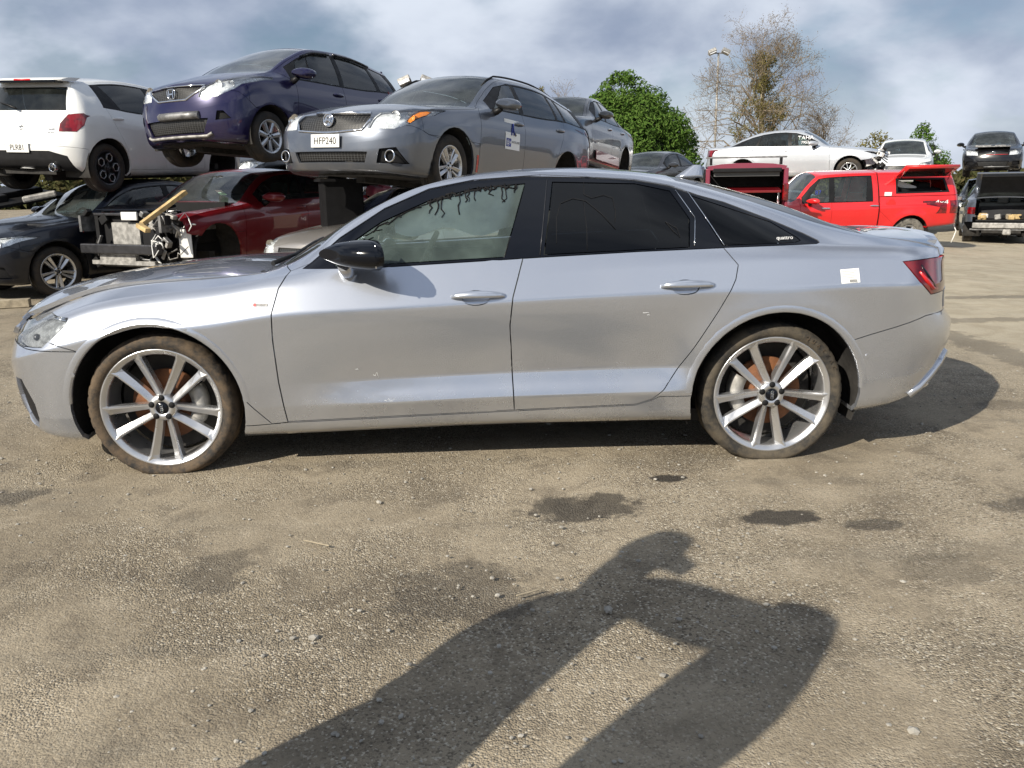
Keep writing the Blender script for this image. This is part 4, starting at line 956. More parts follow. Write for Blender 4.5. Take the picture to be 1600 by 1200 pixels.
for x0, x1 in ((.78, 1.38), (1.47, 2.25)):
    m = MB(); pts = [(lambda q: q[0]+q[1]*.02)(B.side(x0+(x1-x0)*i/8, B.S['zr'](x0+(x1-x0)*i/8)-.055, -1)) for i in range(9)]; m.tube(pts, .016, 5); m.build('window_visor', GBLACK, pur)
# white hatchback
PS = dict(fo=.82, wb=2.45, ro=.62, hw=.868, H=1.49, xc=.35, xh=1.05, xq=2.62, zq=1.42, hz0=.84, hz1=1.0, zb0=.97, zb1=1.06, typ='hatch', rake=.17, rt=.315, rr=.222, wheels=[None, None, 'ring5', 'ring5'], rim=ALLOYD, xB=1.35, dlo=(.70, 2.42), panes=[(.78, 1.31, .30, .04), (1.42, 2.10, .04, .18)], dtop=.04, rw=(.55, .63, 1.02, 1.31), glass=GLD, glass2=GLD,
          tail=[[(.56, .76), (.76, .76), (.822, .84), (.826, .96), (.80, .99), (.66, .97), (.57, .86)]], rvalance=[[(-.75, .20), (.75, .20), (.66, .46), (.45, .52), (-.45, .52), (-.66, .46)]], head=[[(.45, .65), (.85, .7), (.85, .85), (.5, .8)]])
B, wh = gcar('hatchback', 'white hatchback on the left stack, tail to the camera, number plate PLR81', PS, WHITE, (-3.36, 9.45, 1.36), R(251), R(1.2), R(-2), GRP)
p, n = B.front(0, .56, True); plate(wh, p+n*.004, n, 'PLR81')
for z, s_ in ((.80, 's'),):
    p, n = B.front(0, z, True); q = MB(); q.tube([(.03, .03, 0), (-.028, .012, 0), (.028, -.012, 0), (-.03, -.03, 0)], .008, 6); q.build('emblem', CHROME, wh, M=face_matrix(p+n*.006, Vector((0, 0, 1)).cross(n), (0, 0, 1)))
p, n = B.front(.46, .79, True); text('tailgate_text', 'Swift', .05, CHROME, wh, face_matrix(p+n*.006, Vector((0, 0, 1)).cross(n), (0, 0, 1)), .002)
p, n = B.front(.46, .745, True); text('tailgate_text', 'SPORT', .035, CHROME, wh, face_matrix(p+n*.006, Vector((0, 0, 1)).cross(n), (0, 0, 1)), .002)
for sg in (-1, 1):
    q = MB(); q.lathe([(.045, -.05), (.05, -.06), (.055, -.05), (.05, .08), (.0, .08)], 20); q.build('exhaust_tip', CHROME, wh, M=Matrix.Translation((3.02, sg*.5, .32)) @ Matrix.Rotation(pi/2, 4, 'Z'))
m = MB(); rings = []
for i in range(9):
    y = -.58+1.16*i/8; x = 2.66-.05*(abs(y)/.58)**2; rings.append([Vector((x-.10, y, 1.435)), Vector((x+.10, y, 1.425)), Vector((x+.22, y, 1.395)), Vector((x+.20, y, 1.375)), Vector((x, y, 1.385))])
m.loft(rings); sp_ = m.build('roof_spoiler', WHITE, wh); m = MB(); m.box((2.80, 0, 1.372), (.14, 1.02, .03), bev=.01); m.build('spoiler_underside', GBLACK, sp_); m = MB(); m.box((2.872, 0, 1.392), (.012, .26, .018)); m.build('brake_light', REDP, sp_)
m = MB(); m.tube([(2.98, -.05, 1.04), (2.92, -.25, 1.09), (2.88, -.42, 1.12)], [.014, .009, .006], 6); m.build('rear_wiper', TRIM, wh)
# navy car under the white one
PN = dict(fo=.86, wb=2.6, ro=.75, hw=.89, H=1.46, xc=.40, xh=1.15, xq=2.5, zq=1.38, hz0=.80, hz1=.98, zb0=.96, zb1=1.04, typ='hatch', rake=.15, rt=.318, rr=.225, wheels='twin5', rim=ALLOY, head=[[(.40, .60), (.66, .60), (.82, .68), (.868, .76), (.82, .78), (.55, .74), (.42, .68)]], grille=[[(-.36, .60), (.36, .60), (.38, .70), (-.38, .70)]], intake=[[(-.5, .26), (.5, .26), (.52, .44), (-.52, .44)]], fog=[[(.60, .28), (.80, .28), (.78, .42), (.62, .44)]], tyre=TYRE)
B, nav = gcar('hatchback', 'dark navy car at ground level at the left edge, beneath the white hatchback', PN, NAVY, (-4.48, 6.52, 0), R(54), 0, 0, GRP)
# maroon sedan without its front end
PM = dict(fo=.92, wb=2.8, ro=1.0, hw=.915, H=1.42, xc=.50, xh=1.25, xq=2.3, xd=3.15, zd=1.05, hz0=.80, hz1=.97, zb0=.95, zb1=1.02, typ='sedan', rt=.33, rr=.23, wheels=['single5', None, 'single5', 'single5'], rim=ALLOYD, dlo=(.86, 2.95), wglass=GLW)
def strip_front(B, root):
    L = B.L; dl = [f for f in B.bm.faces if f[L] in (7, 5, 15, 17, 18, 19) or f.calc_center_median().x < -.52 or (f.calc_center_median().x < .45 and abs(f.calc_center_median().y) < .66 and f.calc_center_median().z > .5)]
    bmesh.ops.delete(B.bm, geom=dl, context='FACES')
PM['post'] = strip_front
B, mar = gcar('sedan', 'maroon sedan stripped of its hood and bumper under the purple hatchback', PM, MAROON, (-2.56, 6.36, .17), R(64.2), 0, 0, GRP, front=False, wheels=[None, None, 'single5', 'single5'])
def eng(nm, mt, fn): m = MB(); fn(m); return m.build(nm, mt, mar)
eng('crash_bar', ALLOYD, lambda m: [m.box((-.72, 0, .44), (.09, 1.28, .12), bev=.015), m.box((-.66, .52, .44), (.16, .10, .09)), m.box((-.66, -.52, .44), (.16, .10, .09))])
eng('radiator', CAST, lambda m: m.box((-.54, .06, .58), (.03, .46, .34)))
eng('radiator_shroud', DARK, lambda m: m.box((-.50, 0, .58), (.05, 1.0, .52), bev=.01))
eng('upper_crossmember', ALLOYD, lambda m: m.box((-.56, 0, .85), (.08, 1.2, .035), bev=.008)); eng('lower_crossmember', STEEL, lambda m: m.box((-.56, 0, .24), (.08, 1.1, .05), bev=.01))
for sg in (-1, 1): eng('support_leg', DARK, lambda m: m.box((-.56, sg*.50, .54), (.06, .06, .60)))
eng('latch_plate', PLATEW, lambda m: m.box((-.62, -.10, .83), (.03, .26, .10), bev=.01))
eng('lower_beam', CAST, lambda m: [m.box((-.68, 0, .27), (.05, 1.05, .05)), m.box((-.66, .1, .33), (.06, .6, .07))])
eng('engine', DARK, lambda m: [m.box((-.12, -.02, .66), (.62, .62, .34), bev=.05), m.box((-.15, .40, .62), (.4, .26, .3), bev=.03), m.box((.1, -.48, .62), (.36, .26, .3), bev=.03), m.box((.40, 0, .80), (.06, 1.4, .34)), m.box((0, 0, .42), (.9, 1.1, .2))])
eng('engine_cover', GBLACK, lambda m: m.box((-.14, .0, .85), (.50, .46, .05), bev=.02))
eng('slam_cover', GBLACK, lambda m: m.box((-.40, .02, .92), (.30, 1.05, .035), Matrix.Rotation(R(-9), 3, 'Y'), .012))
eng('inner_panel', STEEL, lambda m: [m.box((-.25, .66, .74), (.9, .04, .2)), m.box((-.25, -.66, .74), (.9, .04, .2)), m.box((.50, 0, .95), (.16, 1.36, .02))])
rg = random.Random(5)
for k in range(18):
    a = Vector((-.62+rg.uniform(-.05, .2), -.62+rg.uniform(-.15, .25), .30+rg.uniform(0, .5))); pts = [a]
    for i in range(5): a = a+Vector((rg.uniform(-.09, .09), rg.uniform(-.11, .11), rg.uniform(-.13, .10))); pts.append(a)
    m = MB(); m.tube(pts, rg.uniform(.006, .016), 6); m.build('hose', rg.choice([DARK, STEEL, CAST, PLATEW]), mar)
for k in range(46):
    m = MB(); m.box((-.60+rg.uniform(-.08, .28), rg.choice([-1, -1, 1])*rg.uniform(.25, .78), .24+rg.uniform(0, .66)), (rg.uniform(.02, .10), rg.uniform(.02, .13), rg.uniform(.02, .12)), Matrix.Rotation(rg.uniform(0, 3), 3, 'X'), .008); m.build('bracket', rg.choice([DARK, STEEL, CAST, DARK]), mar)
m = MB(); m.box((-.46, -.80, .50), (.02, .16, .34), Matrix.Rotation(.3, 3, 'Z'), .008); m.build('torn_liner', PLATEW, mar)
side_card(B, mar, .5, .52, .7, .72, MAROON, 'side_scuff', -1)
for x, y, z, mt in ((.68, -.35, 1.10, STICK), (.66, -.42, 1.065, GREENL)):
    m = MB(); m.box((x, y, z+.006), (.005, .11, .055), Matrix.Rotation(R(-58), 3, 'Y')); m.build('windscreen_label', mt, mar)
# ------------------------------------------------------------------ more cars of the left rows
def gen(**k):
    d = dict(fo=.88, wb=2.62, ro=.95, hw=.88, H=1.44, xc=.45, xh=1.18, xq=2.25, xd=2.95, zd=1.06, hz0=.80, hz1=.98, zb0=.96, zb1=1.02, typ='sedan', rt=.315, rr=.21, wheels=None, dlo=(.80, 2.85), glass=GLD, glass2=GLD,
             head=[[(.45, .62), (.72, .62), (.82, .74), (.83, .80), (.55, .77)]], tail=[[(.55, .78), (.84, .78), (.84, .96), (.60, .96)]], grille=[[(-.36, .58), (.36, .58), (.40, .70), (-.40, .70)]], intake=[[(-.5, .28), (.5, .28), (.52, .42), (-.52, .42)]])
    d.update(k); return d
NW = [None]*4
def copy_car(src, label, loc, yaw, sz=1.0, group=GRP):
    def cp(o, par):
        c = o.copy(); COL.objects.link(c); c.parent = par
        for ch in o.children: cp(ch, c)
        return c
    r_ = cp(src, None); r_.location = loc; r_.rotation_euler = (0, 0, yaw); r_.scale = (1, 1, sz); tag(r_, label, 'car', group); return r_
B, bg_ = gcar('sedan', 'dusty beige grey sedan squeezed under the grey station wagon', gen(H=1.34, hz0=.78, hz1=.92, zb0=.90, zb1=.96, zd=.98), BEIGE, (.12, 4.75, 0), R(58.8), 0, 0, GRP, wheels='single5', nx=36)
B, ds = gcar('sedan', 'dark grey sedan without wheels stacked behind the grey station wagon', gen(H=1.47, wb=2.75, ro=1.05, xq=2.4, xd=3.2, dlo=(.85, 3.05), panes=[(.92, 1.50, .40, .03), (1.60, 2.42, .03, -.12), (2.5, 2.85, -.12, -.2)], handle=CHROME), DGREY, (2.42, 9.6, 1.46), R(66), R(4), R(-1), GRP, wheels=NW, nx=40)
trim = MB(); trim.box((1.45, -.885, .36), (1.5, .012, .16), bev=.004); trim.build('lower_door_cladding', MAROON, ds)
B, q1 = gcar('hatchback', 'black car on the ground behind the maroon sedan, mostly hidden', gen(typ='hatch', xq=2.7, zq=1.36, ro=.7), BLACKP, (-.4, 9.6, 0), R(60), 0, 0, GRP, wheels='single5', nx=32)
q2 = copy_car(q1, 'black wrecked car under the tail of the white hatchback', (-5.6, 9.0, 0), R(66), 0.95)
q11 = copy_car(q1, 'dark wreck stacked behind the purple hatchback', (-.7, 9.9, 1.16), R(60), 1.0)
q12 = copy_car(q1, 'black wreck on the ground behind the white hatchback', (-2.9, 11.6, 0), R(62), 1.0)
q13 = copy_car(q1, 'dark wreck stacked behind the white hatchback, mostly hidden', (-2.9, 11.9, 1.0), R(62), 1.0)
B, q3 = gcar('sedan', 'dark sedan on the ground under the far dark grey sedan', gen(H=1.36), DGREY, (2.4, 10.2, 0), R(62), 0, 0, GRP, wheels='single5', nx=32)
B, q4 = gcar('sedan', 'small dark car beyond the end of the left row, beside the leafy tree', gen(), DGREY, (5.5, 18.6, .72), R(50), 0, 0, GRP, wheels=NW, nx=32)
B, q5 = gcar('hatchback', 'pale car far behind, next to the roof antenna of the silver sedan', gen(typ='hatch', xq=2.7, zq=1.36, ro=.7), WHITE, (7.4, 25, .40), R(40), 0, 0, GRP, wheels=NW, nx=28)
B, q6 = gcar('sedan', 'dark sedan at the base of the far end of the left row', gen(), BLACKP, (5.3, 18.2, -.6), R(50), 0, 0, GRP, wheels=NW, nx=28)
m = MB(); m.box((0, 0, 0), (.46, .36, .62), bev=.02); m.box((0, 0, .30), (.54, .44, .03)); m.box((0, 0, -.30), (.54, .44, .03))
o = m.build('support_post', INK); o.location = (-.10, 5.35, 1.09); o.rotation_euler = (0, 0, R(20)); tag(o, 'black steel support box between the maroon sedan and the grey wagon', 'stand')
m = MB(); m.box((0, 0, 0), (.34, .3, .16), bev=.05); m.box((.1, .05, .07), (.16, .2, .08), bev=.03); o = m.build('broken_panel', MAROON2); o.location = (.05, 7.9, 1.22); o.rotation_euler = (.2, .1, .6); tag(o, 'torn maroon panel poking out right of the black support box', 'panel')
# timber on the stripped engine bay
def stick(name, a, b, w_, h, mat, label, cat='timber'):
    a, b = Vector(a), Vector(b); d = b-a; M3 = d.to_track_quat('X', 'Z').to_matrix(); m = MB(); m.box((0, 0, 0), (d.length, w_, h), None, .004); o = m.build(name, mat); o.matrix_world = Matrix.Translation((a+b)/2) @ M3.to_4x4(); tag(o, label, cat); return o
stick('timber_plank', (-2.36, 5.15, .93), (-2.0, 5.65, 1.28), .07, .05, WOOD, 'new pale timber plank leaning on the stripped engine bay')
stick('timber_offcut', (-2.38, 5.10, .92), (-2.24, 5.0, .86), .07, .05, WOOD, 'short timber offcut at the foot of the leaning plank')
stick('timber_bearer', (-4.6, 4.9, .05), (-3.75, 5.15, .05), .14, .09, TIMB, 'weathered timber bearer on the ground beneath the navy car')
rg = random.Random(11)
m = MB()
m.box((0, 0, 0), (1.3, .9, .04), bev=.01); m.box((.2, .2, .06), (.6, .5, .08), bev=.02); m.box((-.3, -.1, .06), (.4, .3, .1), bev=.02)
o = m.build('crumpled_hood', DARK); o.location = (-5.0, 7.3, 1.20); o.rotation_euler = (R(6), R(-8), R(55)); tag(o, 'crumpled black hood lying on the navy car below the white hatchback', 'car hood')
m = MB(); m.box((0, 0, 0), (.42, .10, .08), bev=.02); o = m.build('muffler_box', CAST); o.location = (-4.35, 6.9, 1.24); o.rotation_euler = (.1, -.2, .3); tag(o, 'pale dented metal piece beneath the tail of the white hatchback', 'scrap')
# ------------------------------------------------------------------ right side: ute, silver sedan, far stacks
def ute_post(B, root):
    L = B.L; sd = lambda c, n: abs(c.y) > .4
    B.cut([(2.34, .3), (2.37, .3), (2.37, 1.9), (2.34, 1.9)], 30, 'y', None)
    B.cut([(2.74, 1.30), (3.98, 1.32), (3.90, 1.63), (2.76, 1.63)], 31, 'y', sd); B.cut([(2.79, 1.34), (3.92, 1.36), (3.86, 1.595), (2.81, 1.595)], None, 'y', sd)
    B.cut([(2.3, 1.235), (4.45, 1.255), (4.45, 1.265), (2.3, 1.245)], 30, 'y', lambda c, n: c.x > 2.36)
    B.emit(30, 'panel_gap', DARK, root, off=-.02, depth=0, gap=0, split=False); B.emit(31, 'canopy_window_seal', TRIM, root, off=-.004)
PU = dict(fo=.9, wb=3.1, ro=1.28, hw=.935, H=1.80, xc=.35, xh=.98, xq=4.12, zq=1.74, hz0=1.02, hz1=1.16, zb0=1.10, zb1=1.16, typ='hatch', rake=.04, zs=.50, rt=.385, rr=.215, cat='pickup truck', fl=.03, xB=1.28, xe_=2.34, dlo=(.62, 2.22), panes=[(.72, 1.22, .34, .03), (1.34, 2.06, .03, .06)], dtop=.055, glass=GL, tail=[[(.70, .86), (.92, .86), (.92, 1.14), (.72, 1.14)]], post=ute_post, handle=CHROME, noseat=True, rw=(.5, .56, 1.3, 1.6), tyre=tyremat('dusty_tyre', .8, (.30, .28, .24)))
B, ute = gcar('pickup_truck', 'bright red double cab pickup truck with red canopy, side hatch raised', PU, RED, (8.12, 15.0, -.28), R(-.3), R(.0), R(2.6), None, wheels='single6', nx=56)
m = MB(); rings = []
for i in range(2):
    x = (2.76, 3.96)[i]; rings.append([Vector((x, -.70, 1.70)), Vector((x, -1.12, 1.93)), Vector((x, -1.14, 1.885)), Vector((x, -.70, 1.66))])
m.loft(rings); fl_ = m.build('canopy_hatch', RED, ute); m = MB(); m.box((3.36, -.92, 1.765), (1.0, .36, .012), Matrix.Rotation(R(-30), 3, 'X')); m.build('hatch_pane', GLD, fl_)
for x in (2.82, 3.9): m = MB(); m.tube([(x, -.80, 1.60), (x, -1.05, 1.92)], .012, 6); m.build('gas_strut', CHROME, fl_)
p, n = B.side(3.78, 1.10, -1); text('decal_text', '4x4', .14, WINK, ute, face_matrix(p+n*.006, (1, 0, 0), (0, 0, 1)), .001, 1.5)
m = MB(); m.box((2.55, -.86, 1.30), (.16, .012, .08)); m.build('canopy_badge', STICK, ute)
m = MB(); q = MB(); q.lathe([(0, -.006), (.10, -.006), (.105, .0)], 24); p, n = B.side(2.62, 1.08, -1); m.add([p+Vector(v) for v in q.v], q.f); m.build('fuel_flap', RED, ute)
m = MB(); m.tube([(4.2, -.7, .62), (4.28, -.74, .45), (4.24, -.74, .30), (4.2, -.74, .18)], .012, 6); m.build('hanging_cable', PLATEW, ute)
m = MB(); m.box((3.3, .1, 1.25), (1.3, 1.2, .3), bev=.05); m.box((3.6, -.2, 1.42), (.3, .4, .2), bev=.05); m.build('canopy_load', DARK, ute); m = MB(); m.box((3.15, -.35, 1.44), (.5, .2, .14), Matrix.Rotation(.3, 3, 'Y'), .03); m.build('canopy_load', PLATEW, ute)
for i, (x, z, d) in enumerate(((1.15, 1.30, '87'),)): p, n = B.side(.98, 1.34, -1); text('chalk_mark', d, .14, BLUE, ute, face_matrix(p+n*.006, (1, 0, 0), (0, .3, 1)), .001)
B, sil = gcar('sedan', 'silver sedan with smashed nose raised behind the red pickup, TAHA written on its window', gen(fo=.95, wb=2.7, ro=1.12, hw=.885, H=1.45, xq=2.35, xd=3.25, zd=1.06, dlo=(.80, 3.05), panes=[(.90, 1.45, .40, .03), (1.55, 2.32, .03, -.10), (2.38, 2.78, -.10, -.18)], glass=GL, handle=CHROME, rr=.205, rt=.32), SILV2, (11.48, 17.96, 1.20), R(153), R(.5), 0, None, skip=(5, 15, 17, 18, 19, 22), wheels=['thin10', 'thin10', None, None], nx=44)
p, n = B.side(1.12, 1.19, 1); text('window_marking', 'TAHA', .15, WINK, sil, face_matrix(p+n*.006, (-1, 0, 0), (0, -.3, 1)), .001); p, n = B.side(1.10, 1.07, 1); text('window_marking', '79574', .10, WINK, sil, face_matrix(p+n*.006, (-1, 0, 0), (0, -.3, 1)), .001)
for k in range(26):
    m = MB(); m.box((-.62+rg.uniform(-.22, .2), rg.uniform(-.7, .78), rg.uniform(.35, .80)), (rg.uniform(.05, .25), rg.uniform(.05, .25), rg.uniform(.04, .2)), Matrix.Rotation(rg.uniform(0, 3), 3, 'Y') @ Matrix.Rotation(rg.uniform(0, 3), 3, 'X'), .01); m.build('smashed_part', rg.choice([DARK, DARK, STEEL, CAST, PLATEW]), sil)
for k in range(4): m = MB(); m.tube([(-.5, .3+.1*k, .5), (-.75, .45+.08*k, .62+.05*k), (-.9, .5, .5+.07*k)], .014, 6); m.build('bent_bracket', rg.choice([STEEL, CAST, DARK]), sil)
B, q7 = gcar('sedan', 'black wreck under the silver sedan, behind the red pickup', gen(H=1.34), BLACKP, (11.6, 18.2, -.3), R(153), 0, 0, GRP, wheels='single5', nx=28)
B, q8 = gcar('hatchback', 'pale hatchback on a stack behind the red canopy, windscreen up', gen(typ='hatch', xq=2.7, zq=1.38, ro=.7), WHITE, (14.45, 21.2, 1.02), R(62), R(-3), 0, GRP, wheels=NW, nx=32)
q9 = copy_car(q1, 'dark car at the base of the stack beneath the pale hatchback', (14.5, 21.3, -.4), R(62), 0.95)
PB = gen(typ='hatch', fo=.82, wb=2.47, ro=.6, hw=.84, H=1.46, xc=.35, xh=1.05, xq=2.5, zq=1.38, rw=(.5, .58, 1.02, 1.3), head=[[(.42, .64), (.74, .66), (.79, .78), (.76, .82), (.44, .75)]], grille=[[(-.40, .66), (.40, .66), (.40, .74), (-.40, .74)]], intake=[[(-.38, .30), (.38, .30), (.44, .46), (-.44, .46)]], fog=[[(.52, .34), (.74, .36), (.72, .46), (.54, .46)]])
B, blk = gcar('hatchback', 'black hatchback facing the camera on top of the far right stack', PB, BLACKP, (17.85, 22.12, 1.33), R(60), 0, 0, None, wheels='single5', nx=40)
badge(B, blk, 0, .70, 'v'); trimline(B, blk, [(-.40, .655), (.40, .655)], 'grille_strip', REDP, .008)
trimline(B, blk, [(-.46, .29), (.46, .29)], 'bumper_lip', STEEL, .02)
m = MB(); m.box((-.5, 0, .90), (.4, .9, .03), bev=.01); [m.box((-.5+rg.uniform(-.15, .2), rg.uniform(-.5, .5), .92), (.2, .2, .06), bev=.01) for k in range(6)]; m.build('engine_bay_parts', STEEL, blk)
PO = gen(hw=.90, wb=2.75, ro=1.0, xq=2.4, xd=3.2, zd=1.22, H=1.66, hz0=.9, hz1=1.1, zb0=1.06, zb1=1.16)
def open_boot(B, root):
    L = B.L; bmesh.ops.delete(B.bm, geom=[f for f in B.bm.faces if f[L] in (8, 6) or (f.calc_center_median().x > 3.62 and abs(f.calc_center_median().y) < .70 and .45 < f.calc_center_median().z < 1.2)], context='FACES')
PO['post'] = open_boot
B, ob = gcar('sedan', 'grey sedan with its boot open and rear bumper gone, base of the far right stack', PO, GREY, (16.65, 19.75, -.40), R(242), 0, 0, None, wheels='single5', nx=40)
m = MB(); m.box((3.10, 0, 1.56), (.74, 1.40, .05), Matrix.Rotation(R(-46), 3, 'Y'), .015); lid_ = m.build('open_boot_lid', GREY, ob); m = MB(); m.box((3.145, 0, 1.525), (.6, 1.15, .03), Matrix.Rotation(R(-46), 3, 'Y'), .01); m.build('lid_lining', DARK, lid_)
m = MB(); m.box((3.70, 0, .50), (.08, 1.4, .14), bev=.02); m.build('bumper_beam', CAST, ob); m = MB(); m.box((3.66, 0, .40), (.05, 1.5, .04)); m.build('rear_crossmember', STEEL, ob)
m = MB(); m.box((3.1, 0, .62), (1.0, 1.25, .04)); m.box((2.6, 0, .82), (.05, 1.3, .5)); m.build('boot_floor', DARK, ob)
for k in range(10): m = MB(); m.box((3.35+rg.uniform(-.2, .25), rg.uniform(-.5, .5), .70), (rg.uniform(.08, .3), rg.uniform(.08, .3), rg.uniform(.05, .14)), Matrix.Rotation(rg.uniform(0, 3), 3, 'Z') @ Matrix.Rotation(rg.uniform(-.4, .4), 3, 'X'), .02); m.build('boot_junk', rg.choice([CAST, TIMB, DARK, WOOD]), ob)
m = MB(); m.box((3.55, .1, .34), (.3, .2, .16), bev=.04); m.build('muffler', CAST, ob)
q14 = copy_car(q1, 'dark wreck directly beneath the black hatchback in the far right stack', (17.95, 22.3, -.40), R(60), 1.17)
q10 = copy_car(q1, 'dark car standing at the right edge beside the open boot sedan', (20.9, 21.6, -.4), R(240), 1.0)
# cut rear section of a maroon van
vr = empty('van_rear_section', (6.95, 12.5, -.02), (0, 0, R(-12))); tag(vr, 'cut off maroon van rear with open tailgate and roof bar, left of the red pickup', 'van section')
def vp(nm, mt, fn): m = MB(); fn(m); return m.build(nm, mt, vr)
def vroof(m):
    m.loft([[Vector((x, y, 1.66+.03*cos(x*1.6)-.05*abs(x/.8)**4+.02*(y-.5))) for x in (-.78, -.72, -.5, -.2, .2, .5, .72, .78)]+[Vector((x, y, 1.55)) for x in (.74, -.74)] for y in (0, .3, .7, 1.1)])
vp('roof', MAROON2, vroof); vp('rear_header', TRIM, lambda m: m.box((0, .03, 1.54), (1.36, .08, .09), bev=.02))
for sg in (-1, 1):
    vp('side_panel', MAROON2, lambda m: m.box((sg*.80, .55, .72), (.06, 1.1, .95), bev=.02)); vp('rear_pillar', MAROON2, lambda m: m.box((sg*.77, .06, 1.36), (.09, .12, .44), bev=.02)); vp('front_pillar', TRIM, lambda m: m.box((sg*.77, 1.06, 1.36), (.07, .08, .44)))
    vp('side_window', GLD, lambda m: m.box((sg*.79, .56, 1.36), (.012, .92, .40))); vp('window_seal', TRIM, lambda m: [m.box((sg*.80, .56, 1.17), (.03, .95, .03)), m.box((sg*.79, .56, 1.555), (.03, .95, .03))])
    vp('tail_lamp', TAIL, lambda m: m.box((sg*.77, -.02, 1.10), (.12, .06, .34), bev=.02)); vp('rack_foot', TRIM, lambda m: m.box((sg*.70, .35, 1.72), (.05, .06, .14)))
vp('roof_bar', STEEL, lambda m: m.box((0, .35, 1.80), (1.62, .05, .03), bev=.006)); vp('floor', DARK, lambda m: [m.box((0, .55, .42), (1.5, 1.1, .06)), m.box((0, 1.0, 1.0), (1.5, .05, 1.2))]); vp('cargo_net', MESHM, lambda m: m.box((0, .10, 1.47), (1.3, .02, .10))); vp('parcel_shelf', MAROON, lambda m: m.box((0, .3, 1.15), (1.4, .5, .05), Matrix.Rotation(.15, 3, 'X'), .01))
for sg in (-1, 1): vp('bearer', TIMB, lambda m: m.box((sg*.5, .55, .20), (.15, 1.0, .42)))
# ------------------------------------------------------------------ poles and lamps
def lamp_pole(name, x, y, h, label, hd=1.0, z0=-.4):
    r_ = empty(name, (x, y, z0)); tag(r_, label, 'light pole'); m = MB(); m.tube([(0, 0, 0), (0, 0, (h-z0)*.5), (0, 0, h-z0)], [.055*hd, .05*hd, .045*hd], 10); m.build('pole', STEEL if hd < 1 else CAST, r_)
    m = MB(); m.box((0, 0, h-z0), (.7*hd, .06, .06)); m.build('cross_arm', STEEL, r_)
    for sx_, rt_ in ((-.28, -.5), (.28, .5)):
        m = MB(); m.box((sx_*hd*1.1, -.08, h-z0+.06*hd), (.36*hd, .26*hd, .16*hd), Matrix.Rotation(rt_*.8, 3, 'Y') @ Matrix.Rotation(-.5, 3, 'X'), .02); f_ = m.build('floodlight', CAST, r_); m = MB(); m.box((sx_*hd*1.1, -.21, h-z0+.03*hd), (.30*hd, .02, .11*hd), Matrix.Rotation(rt_*.8, 3, 'Y') @ Matrix.Rotation(-.5, 3, 'X')); m.build('lens', REFL, f_)
lamp_pole('floodlight_pole', .22, 14, 3.40, 'twin floodlight showing above the grey wagon roof', .75, 0)
lamp_pole('light_pole', 15.2, 45, 8.3, 'tall white light pole in front of the bare tree', 1.25)
# ------------------------------------------------------------------ trees
def leafmat(name, a, b_, c):
    b = NB(name); co = b.n('ShaderNodeNewGeometry').outputs['Position']; n = b.noise(1.4, 3, .6, co); n2 = b.noise(14, 2, .5, co)
    col = b.mix(b.rng(n2, .35, .65), b.mix(b.rng(n, .35, .65), a, b_), c); d = b.n('ShaderNodeBsdfDiffuse'); t = b.n('ShaderNodeBsdfTranslucent'); b.l(col, d.inputs[0]); b.l(col, t.inputs[0]); m = b.n('ShaderNodeMixShader'); m.inputs[0].default_value = .25
    b.l(d.outputs[0], m.inputs[1]); b.l(t.outputs[0], m.inputs[2]); b.l(m.outputs[0], b.out.inputs[0]); return b.m
LEAFG = leafmat('green_leaves', (.030, .075, .014), (.06, .125, .022), (.12, .19, .045)); LEAFY = leafmat('olive_leaves', (.17, .15, .05), (.26, .21, .08), (.11, .11, .04)); LEAFB = leafmat('hedge_leaves', (.07, .075, .03), (.13, .10, .05), (.05, .06, .025)); LEAFD = leafmat('dry_leaves', (.20, .15, .09), (.26, .19, .11), (.15, .11, .07))
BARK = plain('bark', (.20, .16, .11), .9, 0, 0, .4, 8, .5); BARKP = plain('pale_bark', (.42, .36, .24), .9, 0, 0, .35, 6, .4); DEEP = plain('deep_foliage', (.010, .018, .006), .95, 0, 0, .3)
def leaves(name, pts, nrms, size, mat, parent, seed=1, asp=.7):
    rs = np.random.RandomState(seed); P_ = np.array(pts); n = len(P_); Nn = np.array(nrms)+rs.normal(0, .55, (n, 3)); Nn /= np.linalg.norm(Nn, axis=1)[:, None]
    t = rs.normal(0, 1, (n, 3)); t -= Nn*np.sum(t*Nn, 1)[:, None]; t /= np.linalg.norm(t, axis=1)[:, None]; b_ = np.cross(Nn, t); s_ = size*rs.uniform(.6, 1.4, (n, 1))
    V = np.stack([P_-t*s_, P_-b_*s_*asp*.5+Nn*s_*.1, P_+t*s_, P_+b_*s_*asp*.5+Nn*s_*.1], 1).reshape(-1, 3); me = bpy.data.meshes.new(name)
    me.from_pydata(V.tolist(), [], [(4*i, 4*i+1, 4*i+2, 4*i+3) for i in range(n)]); me.update(); return new_obj(name, me, mat, parent)
def clump_pts(cs, n, rs):
    P_, N_ = [], []; wts = np.array([c[1]**2 for c in cs]); wts = wts/wts.sum()
    for k in rs.choice(len(cs), n, p=wts):
        c, r_ = cs[k]; d = rs.normal(0, 1, 3); d /= np.linalg.norm(d); q = np.array(c)+d*r_*(rs.uniform(.72, 1.08))*np.array([1, 1, .85]); P_.append(q); N_.append(d+np.array([0, 0, .3]))
    return P_, N_
